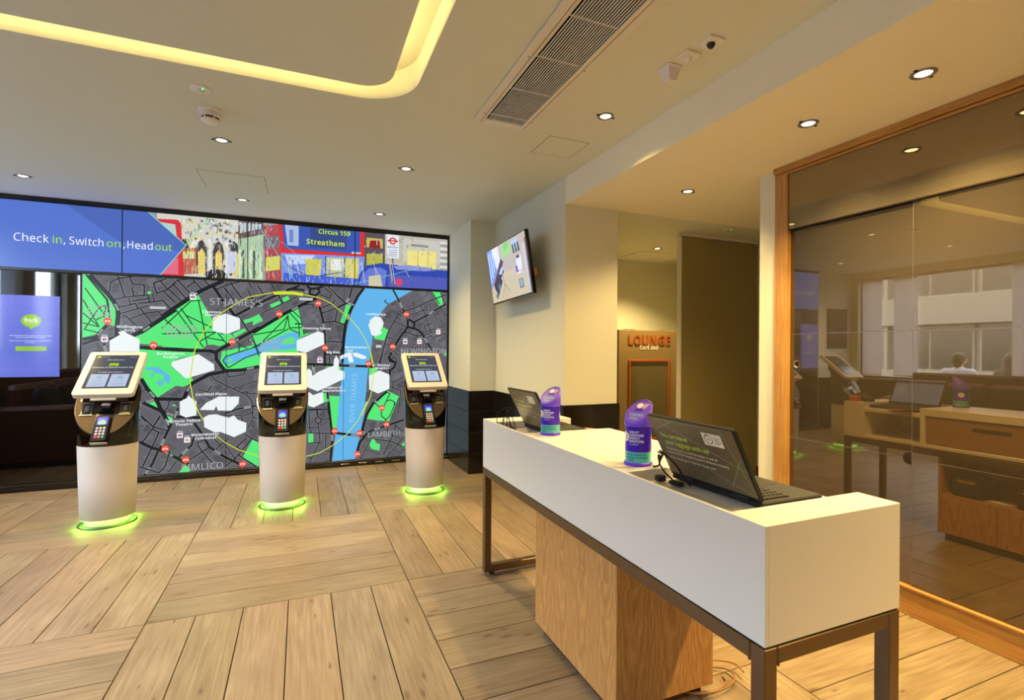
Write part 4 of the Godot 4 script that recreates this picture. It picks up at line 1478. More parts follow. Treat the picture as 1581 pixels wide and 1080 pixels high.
func make_kiosk() -> Node3D:
	var o := thing("check_in_kiosk", "check-in kiosk beside the dark touch panel, before the map's palace", "kiosk", Vector3.ZERO, 0.0, "check-in kiosks")
	var st := sb()
	lathe(st, [[0.178, 0.0], [0.178, 0.005], [0.172, 0.008]], 48)
	obj("floor_plate", st, plain(Color(0.20, 0.195, 0.18), 0.4, 0.3), o)
	st = sb()
	lathe(st, [[0.136, 0.008], [0.136, 0.052]], 40)
	obj("plinth", st, mats.kiosk, o)
	st = sb()
	var rings := []
	for q in [[0.158, 0.052], [0.158, 0.046], [0.146, 0.046], [0.146, 0.052]]:
		rings.append(ring(q[0], q[0] * 0.93, q[1], 40))
	loft(st, rings, false)
	var lr := obj("light_ring", st, lamp(Color(0.78, 1.0, 0.52), KIOSK_GLOW), o)
	var l := AreaLight3D.new()
	l.name = numbered(o, "ring_light")
	l.light_color = Color(0.60, 1.0, 0.30)
	l.light_energy = KIOSK_ENERGY
	l.area_size = Vector2(0.33, 0.31)
	l.shadow_enabled = true
	l.position = Vector3(0, 0.044, 0)
	l.rotation.x = -PI / 2
	o.add_child(l, true)
	st = sb()
	loft(st, [ring(0.164, 0.150, 0.052, 48), ring(0.168, 0.154, 0.055, 48), ring(0.175, 0.158, 0.32, 48), ring(0.183, 0.163, 0.588, 48)])
	obj("body", st, mats.kiosk, o)
	# slanted black collar: its top plane falls towards the visitor
	st = sb()
	loft(st, [ring(0.180, 0.161, 0.588, 48), ring(0.186, 0.165, 0.592, 48), ring(0.196, 0.167, 0.90, 48, 1.4)], true)
	obj("collar", st, mats.gloss_black, o)
	# everything on the slope is laid out in u (right), v (up the slope), n (out of it)
	var tilt := atan(1.4)
	var slope := Transform3D(Basis(Vector3.RIGHT, Vector3(0, sin(tilt), -cos(tilt)), Vector3(0, cos(tilt), sin(tilt))), Vector3(0, 0.90, 0))
	st = sb()
	prism(st, ellipse(0.191, 0.280, 48), 0.0005, 0.004, slope)
	var deck := obj("deck", st, mats.bronze, o)
	st = sb()
	prism(st, PackedVector2Array([Vector2(-0.17, 0.0), Vector2(0.17, 0.0), Vector2(0.17, 0.10), Vector2(0.13, 0.19), Vector2(-0.13, 0.19), Vector2(-0.17, 0.10)]), 0.004, 0.006, slope)
	obj("rear_plate", st, mats.gloss_black, o)
	# card slots
	for s in [-1, 1]:
		var c := Vector2(s * 0.115, -0.07)
		var fr := branch("card_slot", o, slope * Transform3D(Basis(), Vector3(c.x, c.y, 0.004)))
		st = sb()
		span(st, Vector3(-0.032, -0.05, 0), Vector3(0.032, 0.05, 0.004), 0.001)
		obj("bezel", st, mats.gloss_black, fr)
		for e in [-1, 1]:
			st = sb()
			span(st, Vector3(-0.038, e * 0.05 - 0.004, 0.001), Vector3(0.038, e * 0.05 + 0.004, 0.008), 0.001)
			obj("rail", st, mats.silver, fr)
			st = sb()
			span(st, Vector3(e * 0.0285 - 0.0015, -0.046, 0.003), Vector3(e * 0.0285 + 0.0015, 0.046, 0.006))
			obj("edge", st, mats.silver, fr)
		var im := picture(64, 96, Color(0.05, 0.045, 0.04))
		for k in 4:
			line(im, PackedVector2Array([Vector2(14, 24 + k * 13), Vector2(50 - (k % 2) * 8, 24 + k * 13)]), 4, Color(0.7, 0.68, 0.62))
		if s > 0:
			line(im, PackedVector2Array([Vector2(4, 88), Vector2(60, 88)]), 9, Color(0.75, 0.68, 0.1))
		st = sb()
		sheet(st, Vector3(-0.026, 0.044, 0.0046), Vector3(0.026, 0.044, 0.0046), Vector3(0.026, -0.044, 0.0046), Vector3(-0.026, -0.044, 0.0046))
		obj("notice", st, print_mat(im, 0.4), fr)
	# code scanner
	var sc := branch("code_scanner", o, slope * Transform3D(Basis(Vector3.RIGHT, -0.5), Vector3(0.0, -0.062, 0.006)))
	st = sb()
	span(st, Vector3(-0.03, -0.028, -0.006), Vector3(0.03, 0.02, 0.026), 0.004)
	obj("housing", st, mats.gloss_black, sc)
	st = sb()
	span(st, Vector3(-0.028, -0.012, 0.026), Vector3(0.028, 0.02, 0.034), 0.003)
	obj("window", st, plain(Color(0.86, 0.80, 0.76), 0.3), sc)
	# card terminal in its cradle
	var cr := branch("card_terminal", o, slope * Transform3D(Basis(), Vector3(0.0, -0.222, 0.0)))
	st = sb()
	span(st, Vector3(-0.054, -0.125, -0.012), Vector3(0.054, 0.135, 0.006), 0.003)
	obj("cradle", st, mats.gloss_black, cr)
	st = sb()
	span(st, Vector3(-0.05, -0.130, -0.01), Vector3(0.05, -0.122, 0.016), 0.002)
	obj("lip", st, mats.silver, cr)
	st = sb()
	prism(st, rounded(-0.040, -0.112, 0.040, 0.088, 0.014, 4), 0.006, 0.026, Transform3D(), true)
	obj("terminal_body", st, mats.rubber, cr)
	st = sb()
	sheet(st, Vector3(-0.031, 0.078, 0.0268), Vector3(0.031, 0.078, 0.0268), Vector3(0.031, 0.012, 0.0268), Vector3(-0.031, 0.012, 0.0268))
	obj("terminal_display", st, glow_mat(terminal_picture(), 1.2), cr)
	var keys := [Color(0.82, 0.78, 0.80), Color(0.95, 0.2, 0.42), Color(0.95, 0.55, 0.2), Color(0.3, 0.75, 0.75)]
	var km := []
	for c in keys:
		km.append(plain(c, 0.5))
	for r in 4:
		for c in 3:
			st = sb()
			box(st, Vector3(-0.021 + c * 0.021, -0.016 - r * 0.023, 0.028), Vector3(0.015, 0.016, 0.006), 0.002)
			obj("key", st, km[0] if r < 3 else km[1 + c], cr)
	# the tilted screen, carried by a neck behind it
	var low := Vector3(0, 0.962, 0.135)
	var high := Vector3(0, 1.266, -0.242)
	var up := (high - low).normalized()
	var face := Transform3D(Basis(Vector3.RIGHT, up, Vector3.RIGHT.cross(up)), (low + high) * 0.5)
	var hl := (high - low).length() * 0.5
	st = sb()
	prism(st, PackedVector2Array([Vector2(0.160, 1.05), Vector2(0.160, 1.162), Vector2(0.10, 1.113), Vector2(-0.06, 0.984), Vector2(-0.04, 0.90)]), -0.13, 0.13, Transform3D(Basis(Vector3.UP, PI / 2), Vector3.ZERO))
	obj("neck", st, mats.gloss_black, o)
	var panel := branch("screen_panel", o, face)
	st = sb()
	prism(st, rounded(-0.183, -hl, 0.183, hl, 0.026, 6), -0.036, -0.003, Transform3D(), true)
	prism(st, rounded(-0.180, -hl + 0.003, 0.180, hl - 0.003, 0.024, 6), -0.003, 0.0, Transform3D(), true)
	obj("bezel", st, plain(Color(0.75, 0.71, 0.66), 0.4), panel)
	st = sb()
	span(st, Vector3(-0.075, -hl - 0.016, -0.05), Vector3(0.075, -hl + 0.01, -0.034), 0.003)
	obj("bracket", st, mats.kiosk, panel)
	st = sb()
	sheet(st, Vector3(-0.137, hl - 0.045, 0.0012), Vector3(0.137, hl - 0.045, 0.0012), Vector3(0.137, -hl + 0.066, 0.0012), Vector3(-0.137, -hl + 0.066, 0.0012))
	obj("display", st, glow_mat(kiosk_screen_picture(), 1.0, 0.15), panel)
	st = sb()
	for q in [[-0.1385, -0.137, -hl + 0.064, hl - 0.043], [0.137, 0.1385, -hl + 0.064, hl - 0.043]]:
		span(st, Vector3(q[0], q[2], -0.001), Vector3(q[1], q[3], 0.0016))
	span(st, Vector3(-0.137, hl - 0.045, -0.001), Vector3(0.137, hl - 0.043, 0.0016))
	span(st, Vector3(-0.137, -hl + 0.064, -0.001), Vector3(0.137, -hl + 0.066, 0.0016))
	obj("display_rim", st, mats.black, panel)
	return o

# ---------------------------------------------------------------- the monitor on the pier

func build_tv() -> void:
	var o := thing("wall_monitor", "flat black monitor tilted down from the pier, showing the lobby seen from above", "monitor", Vector3(1.72, 2.017, -4.225))
	o.basis = Basis(Vector3.UP, -PI / 2) * Basis(Vector3.RIGHT, 0.146) * Basis(Vector3.BACK, 0.026)
	var w := 0.466
	var h := 0.265
	var st := sb()
	span(st, Vector3(-w, -h, -0.035), Vector3(w, h, 0.0), 0.006)
	obj("casing", st, mats.gloss_black, o)
	st = sb()
	span(st, Vector3(-w + 0.09, -h + 0.05, -0.068), Vector3(w - 0.09, h - 0.09, -0.035), 0.012)
	obj("rear_bulge", st, mats.rubber, o)
	st = sb()
	sheet(st, Vector3(-w + 0.011, h - 0.011, 0.0008), Vector3(w - 0.011, h - 0.011, 0.0008), Vector3(w - 0.011, -h + 0.014, 0.0008), Vector3(-w + 0.011, -h + 0.014, 0.0008))
	obj("display", st, glow_mat(lobby_picture(), 1.0, 0.2), o)
	screen_light(o, Vector3(0, 0, 0.02), Vector2(0.9, 0.5), Color(0.85, 0.88, 1.0), SCREEN_ENERGY * 0.3)
	st = sb()
	span(st, Vector3(-0.012, -h + 0.004, 0.0), Vector3(0.012, -h + 0.010, 0.0012))
	obj("badge", st, plain(Color(0.7, 0.2, 0.15), 0.4), o)
	st = sb()
	span(st, Vector3(-0.06, -0.06, -0.19), Vector3(0.06, 0.06, -0.066), 0.004)
	obj("wall_bracket", st, mats.black, o)
	st = sb()
	span(st, Vector3(w - 0.004, -0.12, -0.062), Vector3(w + 0.004, -0.06, -0.036), 0.003)
	obj("side_socket", st, plain(Color(0.75, 0.45, 0.12), 0.5), o)

# the same lobby from a corner camera: blue windows, red brown sofa, pale floor, white desk
func lobby_picture() -> Image:
	var im := picture(640, 360, Color(0.80, 0.76, 0.72))
	var P := func(a: Array, c: Color):
		var q := PackedVector2Array()
		for k in range(0, a.size(), 2):
			q.append(Vector2(a[k] * 640, a[k + 1] * 360))
		paint(im, q, c)
	P.call([0, 0.7, 0.3, 0.5, 0.75, 0.52, 1, 0.7, 1, 1, 0, 1], Color(0.87, 0.80, 0.68))
	P.call([0, 0, 0.32, 0, 0.34, 0.26, 0.1, 0.6, 0, 0.75], Color(0.45, 0.62, 0.96))
	for k in 5:
		P.call([0.02 + k * 0.06, 0.05, 0.04 + k * 0.06, 0.05, 0.05 + k * 0.055, 0.6 - k * 0.09, 0.02 + k * 0.055, 0.63 - k * 0.09], Color(0.86, 0.92, 1.0))
	P.call([0.14, 0, 0.32, 0, 0.34, 0.3, 0.22, 0.42], Color(0.93, 0.95, 0.99))
	P.call([0.08, 0.66, 0.36, 0.24, 0.42, 0.32, 0.3, 0.5, 0.12, 0.78], Color(0.40, 0.22, 0.27))
	P.call([0.10, 0.74, 0.3, 0.46, 0.38, 0.42, 0.4, 0.5, 0.28, 0.62, 0.16, 0.84], Color(0.22, 0.25, 0.36))
	P.call([0.26, 0.5, 0.34, 0.4, 0.4, 0.42, 0.34, 0.53], Color(0.75, 0.86, 0.98))
	for k in 4:
		P.call([0.1 + k * 0.045, 0.88 - k * 0.08, 0.16 + k * 0.045, 0.8 - k * 0.08, 0.2 + k * 0.045, 0.86 - k * 0.07, 0.14 + k * 0.045, 0.96 - k * 0.07], Color(0.25, 0.25, 0.33) if k % 2 else Color(0.45, 0.5, 0.58))
	P.call([0.42, 0.08, 0.62, 0.02, 0.64, 0.2, 0.44, 0.28], Color(0.62, 0.9, 0.55))
	P.call([0.46, 0.04, 0.58, 0.0, 0.6, 0.1, 0.48, 0.16], Color(0.5, 0.85, 0.45))
	P.call([0.66, 0.05, 0.82, 0.03, 0.83, 0.2, 0.7, 0.24], Color(0.75, 0.85, 0.98))
	for k in 3:
		P.call([0.68 + k * 0.06, 0.12, 0.71 + k * 0.06, 0.1, 0.73 + k * 0.06, 0.26, 0.69 + k * 0.06, 0.27], Color(0.25, 0.3, 0.36))
	P.call([0.73, 0.34, 0.85, 0.32, 0.86, 0.5, 0.84, 0.58, 0.74, 0.58], Color(0.95, 0.96, 1.0))
	P.call([0.74, 0.33, 0.82, 0.32, 0.82, 0.37, 0.75, 0.38], Color(0.3, 0.33, 0.4))
	P.call([0.70, 0.5, 0.74, 0.48, 0.76, 0.6, 0.71, 0.6], Color(0.45, 0.35, 0.85))
	P.call([0.72, 0.6, 0.85, 0.6, 0.85, 0.64, 0.72, 0.64], Color(0.9, 0.9, 0.98))
	P.call([0.74, 0.72, 0.84, 0.73, 0.84, 0.88, 0.75, 0.88], Color(0.45, 0.42, 0.4))
	P.call([0.755, 0.73, 0.825, 0.74, 0.825, 0.86, 0.765, 0.86], Color(0.62, 0.72, 0.86))
	P.call([0.9, 0.2, 1, 0.15, 1, 0.95, 0.93, 0.9], Color(0.85, 0.82, 0.88))
	P.call([0.97, 0.1, 1, 0.1, 1, 1, 0.98, 1], Color(0.55, 0.45, 0.35))
	var black := Color(0.2, 0.18, 0.18)
	for q in [[0.38, 0.7, 0.3, 0.95], [0.38, 0.7, 0.4, 0.97], [0.38, 0.7, 0.5, 0.9], [0.38, 0.7, 0.36, 0.55]]:
		line(im, PackedVector2Array([Vector2(q[0] * 640, q[1] * 360), Vector2(q[2] * 640, q[3] * 360)]), 3.0, black)
	for k in 7:
		line(im, PackedVector2Array([Vector2(250 + k * 55, 225), Vector2(200 + k * 70, 360)]), 1.5, Color(0.78, 0.70, 0.58))
	return im

# ---------------------------------------------------------------- things on the desk

func lid_picture() -> Image:
	var im := picture(912, 560, Color(0.40, 0.35, 0.26))
	var teal := Color(0.50, 0.80, 0.68)
	for q in [[60, 20, 905, 345], [30, 130, 290, 20], [880, 250, 690, 530], [20, 250, 900, 545], [60, 20, 790, 20], [790, 20, 905, 545]]:
		line(im, PackedVector2Array([Vector2(q[0], q[1]), Vector2(q[2], q[3])]), 2.4, teal)
	var lime := Color(0.78, 0.96, 0.2)
	lettering(im, "You can leave", Vector2(75, 172), 39, lime, false, 0.0, 0.0)
	lettering(im, "your luggage with us!", Vector2(100, 238), 39, lime, false, 0.0, 0.0)
	var pale := Color(0.95, 0.93, 0.88)
	lettering(im, "All we ask is for a small donation in aid of", Vector2(75, 302), 21, pale, false, 0.0, 0.0, 1.1)
	lettering(im, "Great Ormond Street Hospital Children's Charity", Vector2(75, 340), 21, pale, false, 0.0, 0.0, 1.1)
	lettering(im, "All proceeds go to charity. Thank you!", Vector2(75, 392), 21, pale, false, 0.0, 0.0, 1.1)
	# asset sticker
	paint(im, PackedVector2Array([Vector2(590, 62), Vector2(780, 62), Vector2(780, 170), Vector2(590, 170)]), Color(0.88, 0.87, 0.82))
	paint(im, ellipse(40, 40, 30, Vector2(648, 116)), Color(0.25, 0.25, 0.25))
	paint(im, ellipse(34, 34, 30, Vector2(648, 116)), Color(0.88, 0.87, 0.82))
	paint(im, PackedVector2Array([Vector2(622, 84), Vector2(640, 70), Vector2(644, 92)]), Color(0.15, 0.15, 0.15))
	lettering(im, "DS", Vector2(648, 116), 15, Color(0.2, 0.2, 0.2), true)
	for k in 4:
		line(im, PackedVector2Array([Vector2(704, 96 + k * 16), Vector2(764 - (k % 2) * 14, 96 + k * 16)]), 5, Color(0.35, 0.35, 0.35))
	return im

func laptop_screen_picture() -> Image:
	var im := picture(512, 320, Color(0.72, 0.76, 0.88))
	paint(im, PackedVector2Array([Vector2(0, 0), Vector2(512, 0), Vector2(512, 16), Vector2(0, 16)]), Color(0.85, 0.86, 0.9))
	paint(im, PackedVector2Array([Vector2(0, 16), Vector2(512, 16), Vector2(512, 48), Vector2(0, 48)]), Color(0.38, 0.22, 0.42))
	for k in 5:
		line(im, PackedVector2Array([Vector2(24, 90 + k * 34), Vector2(330 - k * 20, 90 + k * 34)]), 5, Color(0.60, 0.64, 0.78))
	paint(im, PackedVector2Array([Vector2(380, 80), Vector2(490, 80), Vector2(490, 230), Vector2(380, 230)]), Color(0.82, 0.85, 0.93))
	return im

# local x points to the clerk, z along the desk, the origin is the middle of the hinge
func build_laptop(at: Vector3, label: String, turn: float) -> Node3D:
	var o := thing("laptop", label, "laptop", at, turn, "laptops on the reception desk")
	obj("base", one_box(Vector3(-0.006, 0.002, -0.183), Vector3(0.236, 0.017, 0.183), 0.004), mats.rubber, o)
	var keym := plain(Color(0.05, 0.05, 0.055), 0.45)
	obj("keyboard_well", one_box(Vector3(0.02, 0.0165, -0.165), Vector3(0.125, 0.0176, 0.165)), plain(Color(0.16, 0.13, 0.1), 0.5), o)
	var st := sb()
	box(st, Vector3.ZERO, Vector3(0.0145, 0.004, 0.0175), 0.001)
	st.generate_normals()
	var key := st.commit()
	for r in 6:
		for c in 15:
			obj("key", key, keym, o, Vector3(0.028 + r * 0.0175, 0.0192, -0.154 + c * 0.022))
	obj("touchpad", one_box(Vector3(0.14, 0.0165, -0.05), Vector3(0.21, 0.0178, 0.05), 0.0005), plain(Color(0.09, 0.085, 0.08), 0.4), o)
	for z in [-0.11, 0.11]:
		st = sb()
		tube(st, [Vector3(-0.004, 0.017, z - 0.03), Vector3(-0.004, 0.017, z + 0.03)], 0.006, 10)
		obj("hinge", st, mats.black, o)
	# lid: leans back from the clerk; its frame: z along the desk, y up the lid, x through it
	var up := Vector3(-0.108, 0.204, 0).normalized()
	var nrm := Vector3(up.y, -up.x, 0)          # towards the clerk
	var face := Transform3D(Basis(Vector3(0, 0, 1), up, -nrm), Vector3(-0.002, 0.018, 0))
	var lid := branch("lid", o, face)           # local x along desk, y up the lid, z towards the guests
	st = sb()
	prism(st, rounded(-0.183, 0.0, 0.183, 0.234, 0.008, 4), -0.006, 0.004, Transform3D(), true)
	obj("shell", st, mats.rubber, lid)
	st = sb()
	sheet(st, Vector3(-0.181, 0.231, 0.0046), Vector3(0.176, 0.231, 0.0046), Vector3(0.176, 0.012, 0.0046), Vector3(-0.181, 0.012, 0.0046))
	obj("notice", st, print_mat(lid_picture(), 0.35), lid)
	st = sb()
	sheet(st, Vector3(0.172, 0.222, -0.0066), Vector3(-0.172, 0.222, -0.0066), Vector3(-0.172, 0.022, -0.0066), Vector3(0.172, 0.022, -0.0066))
	obj("display", st, glow_mat(laptop_screen_picture(), 0.9), lid)
	return o

func can_label() -> Image:
	var im := picture(1024, 512, Color(0.25, 0.10, 0.78))
	var x := 500.0
	var rows := ["GREAT", "ORMOND", "STREET", "HOSPITAL"]
	for k in 4:
		lettering(im, rows[k], Vector2(x - 95, 88 + k * 42), 32, Color.WHITE, true, 0.0, 0.0, 0.95)
	lettering(im, "CHARITY", Vector2(x - 95, 258), 26, Color(0.88, 0.85, 0.95), false, 0.0, 0.0, 0.95)
	# pale drop emblem beside the words
	for c in [Vector2(340, 160), Vector2(790, 190)]:
		paint(im, ellipse(58, 62, 24, c), Color(0.95, 0.93, 0.9))
		for k in 9:
			var a := TAU * k / 9
			paint(im, ellipse(17, 20, 12, c + Vector2(cos(a) * 52, sin(a) * 56)), Color(0.95, 0.93, 0.9))
		line(im, PackedVector2Array([c + Vector2(-18, 18), c + Vector2(0, 30), c + Vector2(18, 18)]), 5, Color(0.3, 0.25, 0.5))
		for s in [-16, 16]:
			paint(im, ellipse(5, 7, 10, c + Vector2(s, -8)), Color(0.3, 0.25, 0.5))
		paint(im, ellipse(10, 10, 12, c + Vector2(92, 22)), Color(0.95, 0.85, 0.5))
	paint(im, PackedVector2Array([Vector2(0, 362), Vector2(1024, 362), Vector2(1024, 512), Vector2(0, 512)]), Color(0.32, 0.74, 0.76))
	var navy := Color(0.10, 0.16, 0.42)
	lettering(im, "A better future for", Vector2(345, 400), 25, navy, true, 0.0, 0.0, 0.92)
	lettering(im, "seriously ill children", Vector2(345, 440), 25, navy, true, 0.0, 0.0, 0.92)
	lettering(im, "at GOSH", Vector2(345, 480), 25, navy, true, 0.0, 0.0, 0.92)
	lettering(im, "gosh.org", Vector2(760, 420), 34, navy, true, 0.0, 0.0)
	return im

func can_top() -> Image:
	var im := picture(256, 320, Color(0.46, 0.29, 0.82))
	var c := Vector2(110, 84)
	paint(im, ellipse(30, 28, 20, c), Color(0.95, 0.92, 0.88))
	for k in 8:
		var a := TAU * k / 8
		paint(im, ellipse(9, 10, 10, c + Vector2(cos(a) * 27, sin(a) * 25)), Color(0.95, 0.92, 0.88))
	for k in 5:
		line(im, PackedVector2Array([Vector2(150, 62 + k * 13), Vector2(204 - k * 6, 58 + k * 13)]), 6, Color(0.9, 0.85, 0.9))
	var teal := Color(0.45, 0.75, 0.88)
	lettering(im, "THANK", Vector2(128, 206), 34, teal, true)
	lettering(im, "YOU", Vector2(118, 252), 34, teal, true)
	return im

var can_mats := []
func build_can(at: Vector3, label: String, turn: float) -> Node3D:
	var o := thing("donation_can", label, "collecting tin", at, turn, "charity collecting tins")
	if can_mats.is_empty():
		var m := print_mat(can_label(), 0.28)
		m.texture_repeat = true
		m.uv1_offset = Vector3(0.5, 0, 0)
		can_mats = [m, print_mat(can_top(), 0.3), plain(Color(0.43, 0.29, 0.95), 0.3), plain(Color(0.40, 0.22, 0.88), 0.3)]
	var st := sb()
	lathe(st, [[0.0475, 0.0], [0.0495, 0.003], [0.0495, 0.009], [0.046, 0.012]], 40)
	obj("base_ring", st, can_mats[3], o)
	st = sb()
	loft(st, [ring(0.0455, 0.0455, 0.012, 48), ring(0.0455, 0.0455, 0.140, 48)], false)
	obj("drum", st, can_mats[0], o)
	var top := branch("lid", o, Transform3D(Basis(Vector3.UP, -0.5), Vector3.ZERO))
	st = sb()
	loft(st, [ring(0.046, 0.046, 0.136, 48), ring(0.0485, 0.0485, 0.138, 48), ring(0.0485, 0.0485, 0.146, 48), ring(0.0475, 0.0475, 0.186, 48, 0.82), ring(0.0445, 0.0445, 0.1875, 48, 0.82)], false)
	obj("hood", st, can_mats[2], top)
	st = sb()
	var r := ring(0.0446, 0.0446, 0.186, 48, 0.82)
	var mid := Vector3(0, 0.186, 0)
	for k in r.size():
		var a := r[k]
		var b := r[(k + 1) % r.size()]
		for p in [mid, b, a]:
			vert(st, p, Vector2(0.5 + p.x / 0.094, 0.5 + p.z / 0.094))
	obj("slope", st, can_mats[1], top)
	st = sb()
	var sl := Transform3D(Basis(Vector3.RIGHT, atan(0.82)), Vector3(0.0, 0.186, 0.0))
	span(st, Vector3(-0.018, -0.0005, -0.012), Vector3(0.018, 0.0016, -0.002), 0.0007, sl)
	var frame := obj("slot_frame", st, can_mats[3], top)
	st = sb()
	span(st, Vector3(-0.014, 0.001, -0.009), Vector3(0.014, 0.0022, -0.005), 0.0, sl)
	obj("coin_slot", st, mats.black, frame)
	return o

func wire(o: Node3D, called: String, pts: Array, r: float, m: Material) -> MeshInstance3D:
	var st := sb()
	tube(st, curve(pts), r, 7)
	return obj(called, st, m, o)

func build_desk_things() -> void:
	var ty := 0.862
	for q in [[Vector3(1.245, ty, -1.172), "dark desk mat in the tray at the near end of the desk"], [Vector3(1.245, ty, -2.415), "dark desk mat in the tray at the far end of the desk"]]:
		var m := thing("desk_mat", q[1], "mat", q[0])
		obj("leather", one_box(Vector3(-0.06, 0.0005, -0.19), Vector3(0.19, 0.004, 0.19), 0.0015), plain(Color(0.24, 0.17, 0.095), 0.6), m)
		obj("stitching", one_box(Vector3(-0.052, 0.004, -0.183), Vector3(-0.05, 0.0046, 0.183)), plain(Color(0.3, 0.2, 0.1), 0.8), m)
	build_laptop(Vector3(1.178, ty + 0.004, -1.196), "open black laptop at the near end of the desk, notice about luggage on its lid", 0.0)
	build_laptop(Vector3(1.178, ty + 0.004, -2.428), "open black laptop at the far end of the desk, partly behind the far tin", 0.0)
	build_can(Vector3(1.103, 0.9, -1.475), "purple and teal charity tin beside the near laptop", -0.72)
	build_can(Vector3(1.100, 0.9, -2.150), "purple and teal charity tin beside the far laptop, the smaller looking tin", -0.62)
	# cables by the near laptop
	var c := thing("laptop_cable", "black cable looped over the left edge of the near laptop", "cable", Vector3(1.15, 0.866, -1.40))
	wire(c, "lead", [Vector3(-0.04, 0.0395, 0.0), Vector3(-0.02, 0.044, 0.002), Vector3(-0.005, 0.06, -0.006), Vector3(0.0, 0.08, 0.0), Vector3(-0.03, 0.098, 0.02), Vector3(-0.038, 0.09, 0.06), Vector3(-0.025, 0.06, 0.10), Vector3(-0.012, 0.02, 0.125), Vector3(-0.004, 0.006, 0.14)], 0.003, mats.rubber)
	wire(c, "lead", [Vector3(0.0, 0.004, 0.05), Vector3(-0.02, 0.03, 0.03), Vector3(-0.02, 0.06, 0.004), Vector3(0.0, 0.078, -0.004), Vector3(-0.025, 0.09, 0.004)], 0.0028, mats.rubber)
	wire(c, "lead", [Vector3(-0.01, 0.074, -0.008), Vector3(-0.02, 0.074, 0.006), Vector3(-0.02, 0.066, 0.006)], 0.006, mats.rubber)
	var st := sb()
	span(st, Vector3(-0.06, 0.002, 0.03), Vector3(-0.03, 0.022, 0.055), 0.003)
	obj("plug", st, plain(Color(0.2, 0.18, 0.17), 0.5), c)
	st = sb()
	span(st, Vector3(-0.045, 0.002, 0.08), Vector3(-0.02, 0.014, 0.13), 0.003)
	obj("adaptor", st, mats.black, c)
	var c2 := thing("laptop_cable", "tangle of thin black and purple leads below the far laptop", "cable", Vector3(1.05, 0.862, -2.49))
	for k in 7:
		var a := rng.randf_range(-0.08, 0.02)
		var b := rng.randf_range(-0.1, 0.13)
		var h := rng.randf_range(0.015, 0.04) if k > 2 else rng.randf_range(0.07, 0.12)
		wire(c2, "lead", [Vector3(-0.045 + k * 0.008, 0.004, a), Vector3(-0.03, h, a * 0.6 + b * 0.2), Vector3(-0.01, h * 0.9, b * 0.6), Vector3(0.02, 0.006, b)], 0.002, mats.rubber if k % 3 else plain(Color(0.25, 0.08, 0.3), 0.5))
	wire(c2, "lead", [Vector3(-0.05, 0.004, -0.1), Vector3(-0.055, 0.08, -0.09), Vector3(-0.03, 0.12, -0.05), Vector3(0.0, 0.13, 0.0)], 0.002, mats.rubber)
	# chain from the near tin to the laptop
	var ch := thing("security_chain", "fine steel chain from the near tin to the near laptop", "chain", Vector3(1.125, 0.901, -1.43))
	for k in 9:
		st = sb()
		var pts := []
		for j in 11:
			var a := TAU * j / 10
			pts.append(Vector3(cos(a) * 0.0052, 0, sin(a) * 0.0032))
		tube(st, pts, 0.0009, 5, false)
		var l := obj("link", st, mats.chrome, ch, Vector3(k * 0.0022 - 0.004, 0.0035 + 0.001 * sin(k * 1.3), k * 0.0072))
		l.rotation = Vector3(PI / 2 if k % 2 else 0.2, -1.25 + 0.2 * sin(k * 2.1), 0.0)
	# paper things at the far end
	var pp := thing("paper_sheet", "pink sheet of paper in the far tray beside the far tin", "paper", Vector3(1.44, 0.868, -2.335), 0.35)
	st = sb()
	var pr := []
	for k in 6:
		var z := -0.09 + k * 0.036
		pr.append(PackedVector3Array([Vector3(-0.05, 0.0006 + 0.016 * k * k / 25.0, z), Vector3(0.07, 0.0006 + 0.016 * k * k / 25.0, z), Vector3(0.07, 0.001 + 0.016 * k * k / 25.0, z), Vector3(-0.05, 0.001 + 0.016 * k * k / 25.0, z)]))
	loft(st, pr, true, false)
	obj("sheet", st, plain(Color(0.93, 0.55, 0.50), 0.8), pp)
	obj("fold", one_box(Vector3(-0.07, 0.0175, 0.086), Vector3(0.07, 0.0185, 0.09)), plain(Color(0.9, 0.5, 0.46), 0.8), pp)
	var lf := thing("wall_notice", "small teal notice on the black wainscot behind the far laptop", "notice", Vector3(1.871, 0.83, -3.93))
	obj("card", one_box(Vector3(-0.003, -0.05, -0.1), Vector3(0.0, 0.04, 0.13), 0.001), plain(Color(0.05, 0.45, 0.36), 0.4), lf)
	obj("border", one_box(Vector3(-0.004, 0.034, -0.1), Vector3(0.0, 0.04, 0.13), 0.0005), plain(Color(0.1, 0.3, 0.25), 0.4), lf)
	var oc := thing("glasses_case", "small orange case on the far end of the desk, seen in the glass", "case", Vector3(1.41, 0.9, -2.73), 0.2)
	obj("shell", one_box(Vector3(-0.03, 0, -0.035), Vector3(0.03, 0.022, 0.035), 0.008), plain(Color(0.75, 0.28, 0.1), 0.5), oc)
	obj("lid", one_box(Vector3(-0.03, 0.023, -0.035), Vector3(0.03, 0.045, 0.035), 0.008), plain(Color(0.8, 0.32, 0.12), 0.5), oc)
	var ph := thing("card_reader", "small black card reader on the far end block, seen in the glass", "card reader", Vector3(1.33, 0.9, -2.70), 0.4)
	st = sb()
	prism(st, rounded(-0.036, -0.07, 0.036, 0.07, 0.012, 4), 0.0, 0.028, Transform3D(Basis(Vector3.RIGHT, -PI / 2 + 0.25), Vector3(0, 0.018, 0)))
	obj("body", st, mats.rubber, ph)
	st = sb()
	span(st, Vector3(-0.036, 0, -0.06), Vector3(0.036, 0.02, 0.05), 0.003)
	obj("stand", st, mats.black, ph)
	var bx := thing("printer_box", "black receipt printer on the pedestal shelf, further from the viewer", "printer", Vector3(1.33, 0.321, -1.96))
	make_printer(bx)
	var bx2 := dup(bx, Vector3(1.33, 0.321, -1.62), "black receipt printer on the pedestal shelf, nearer the viewer")
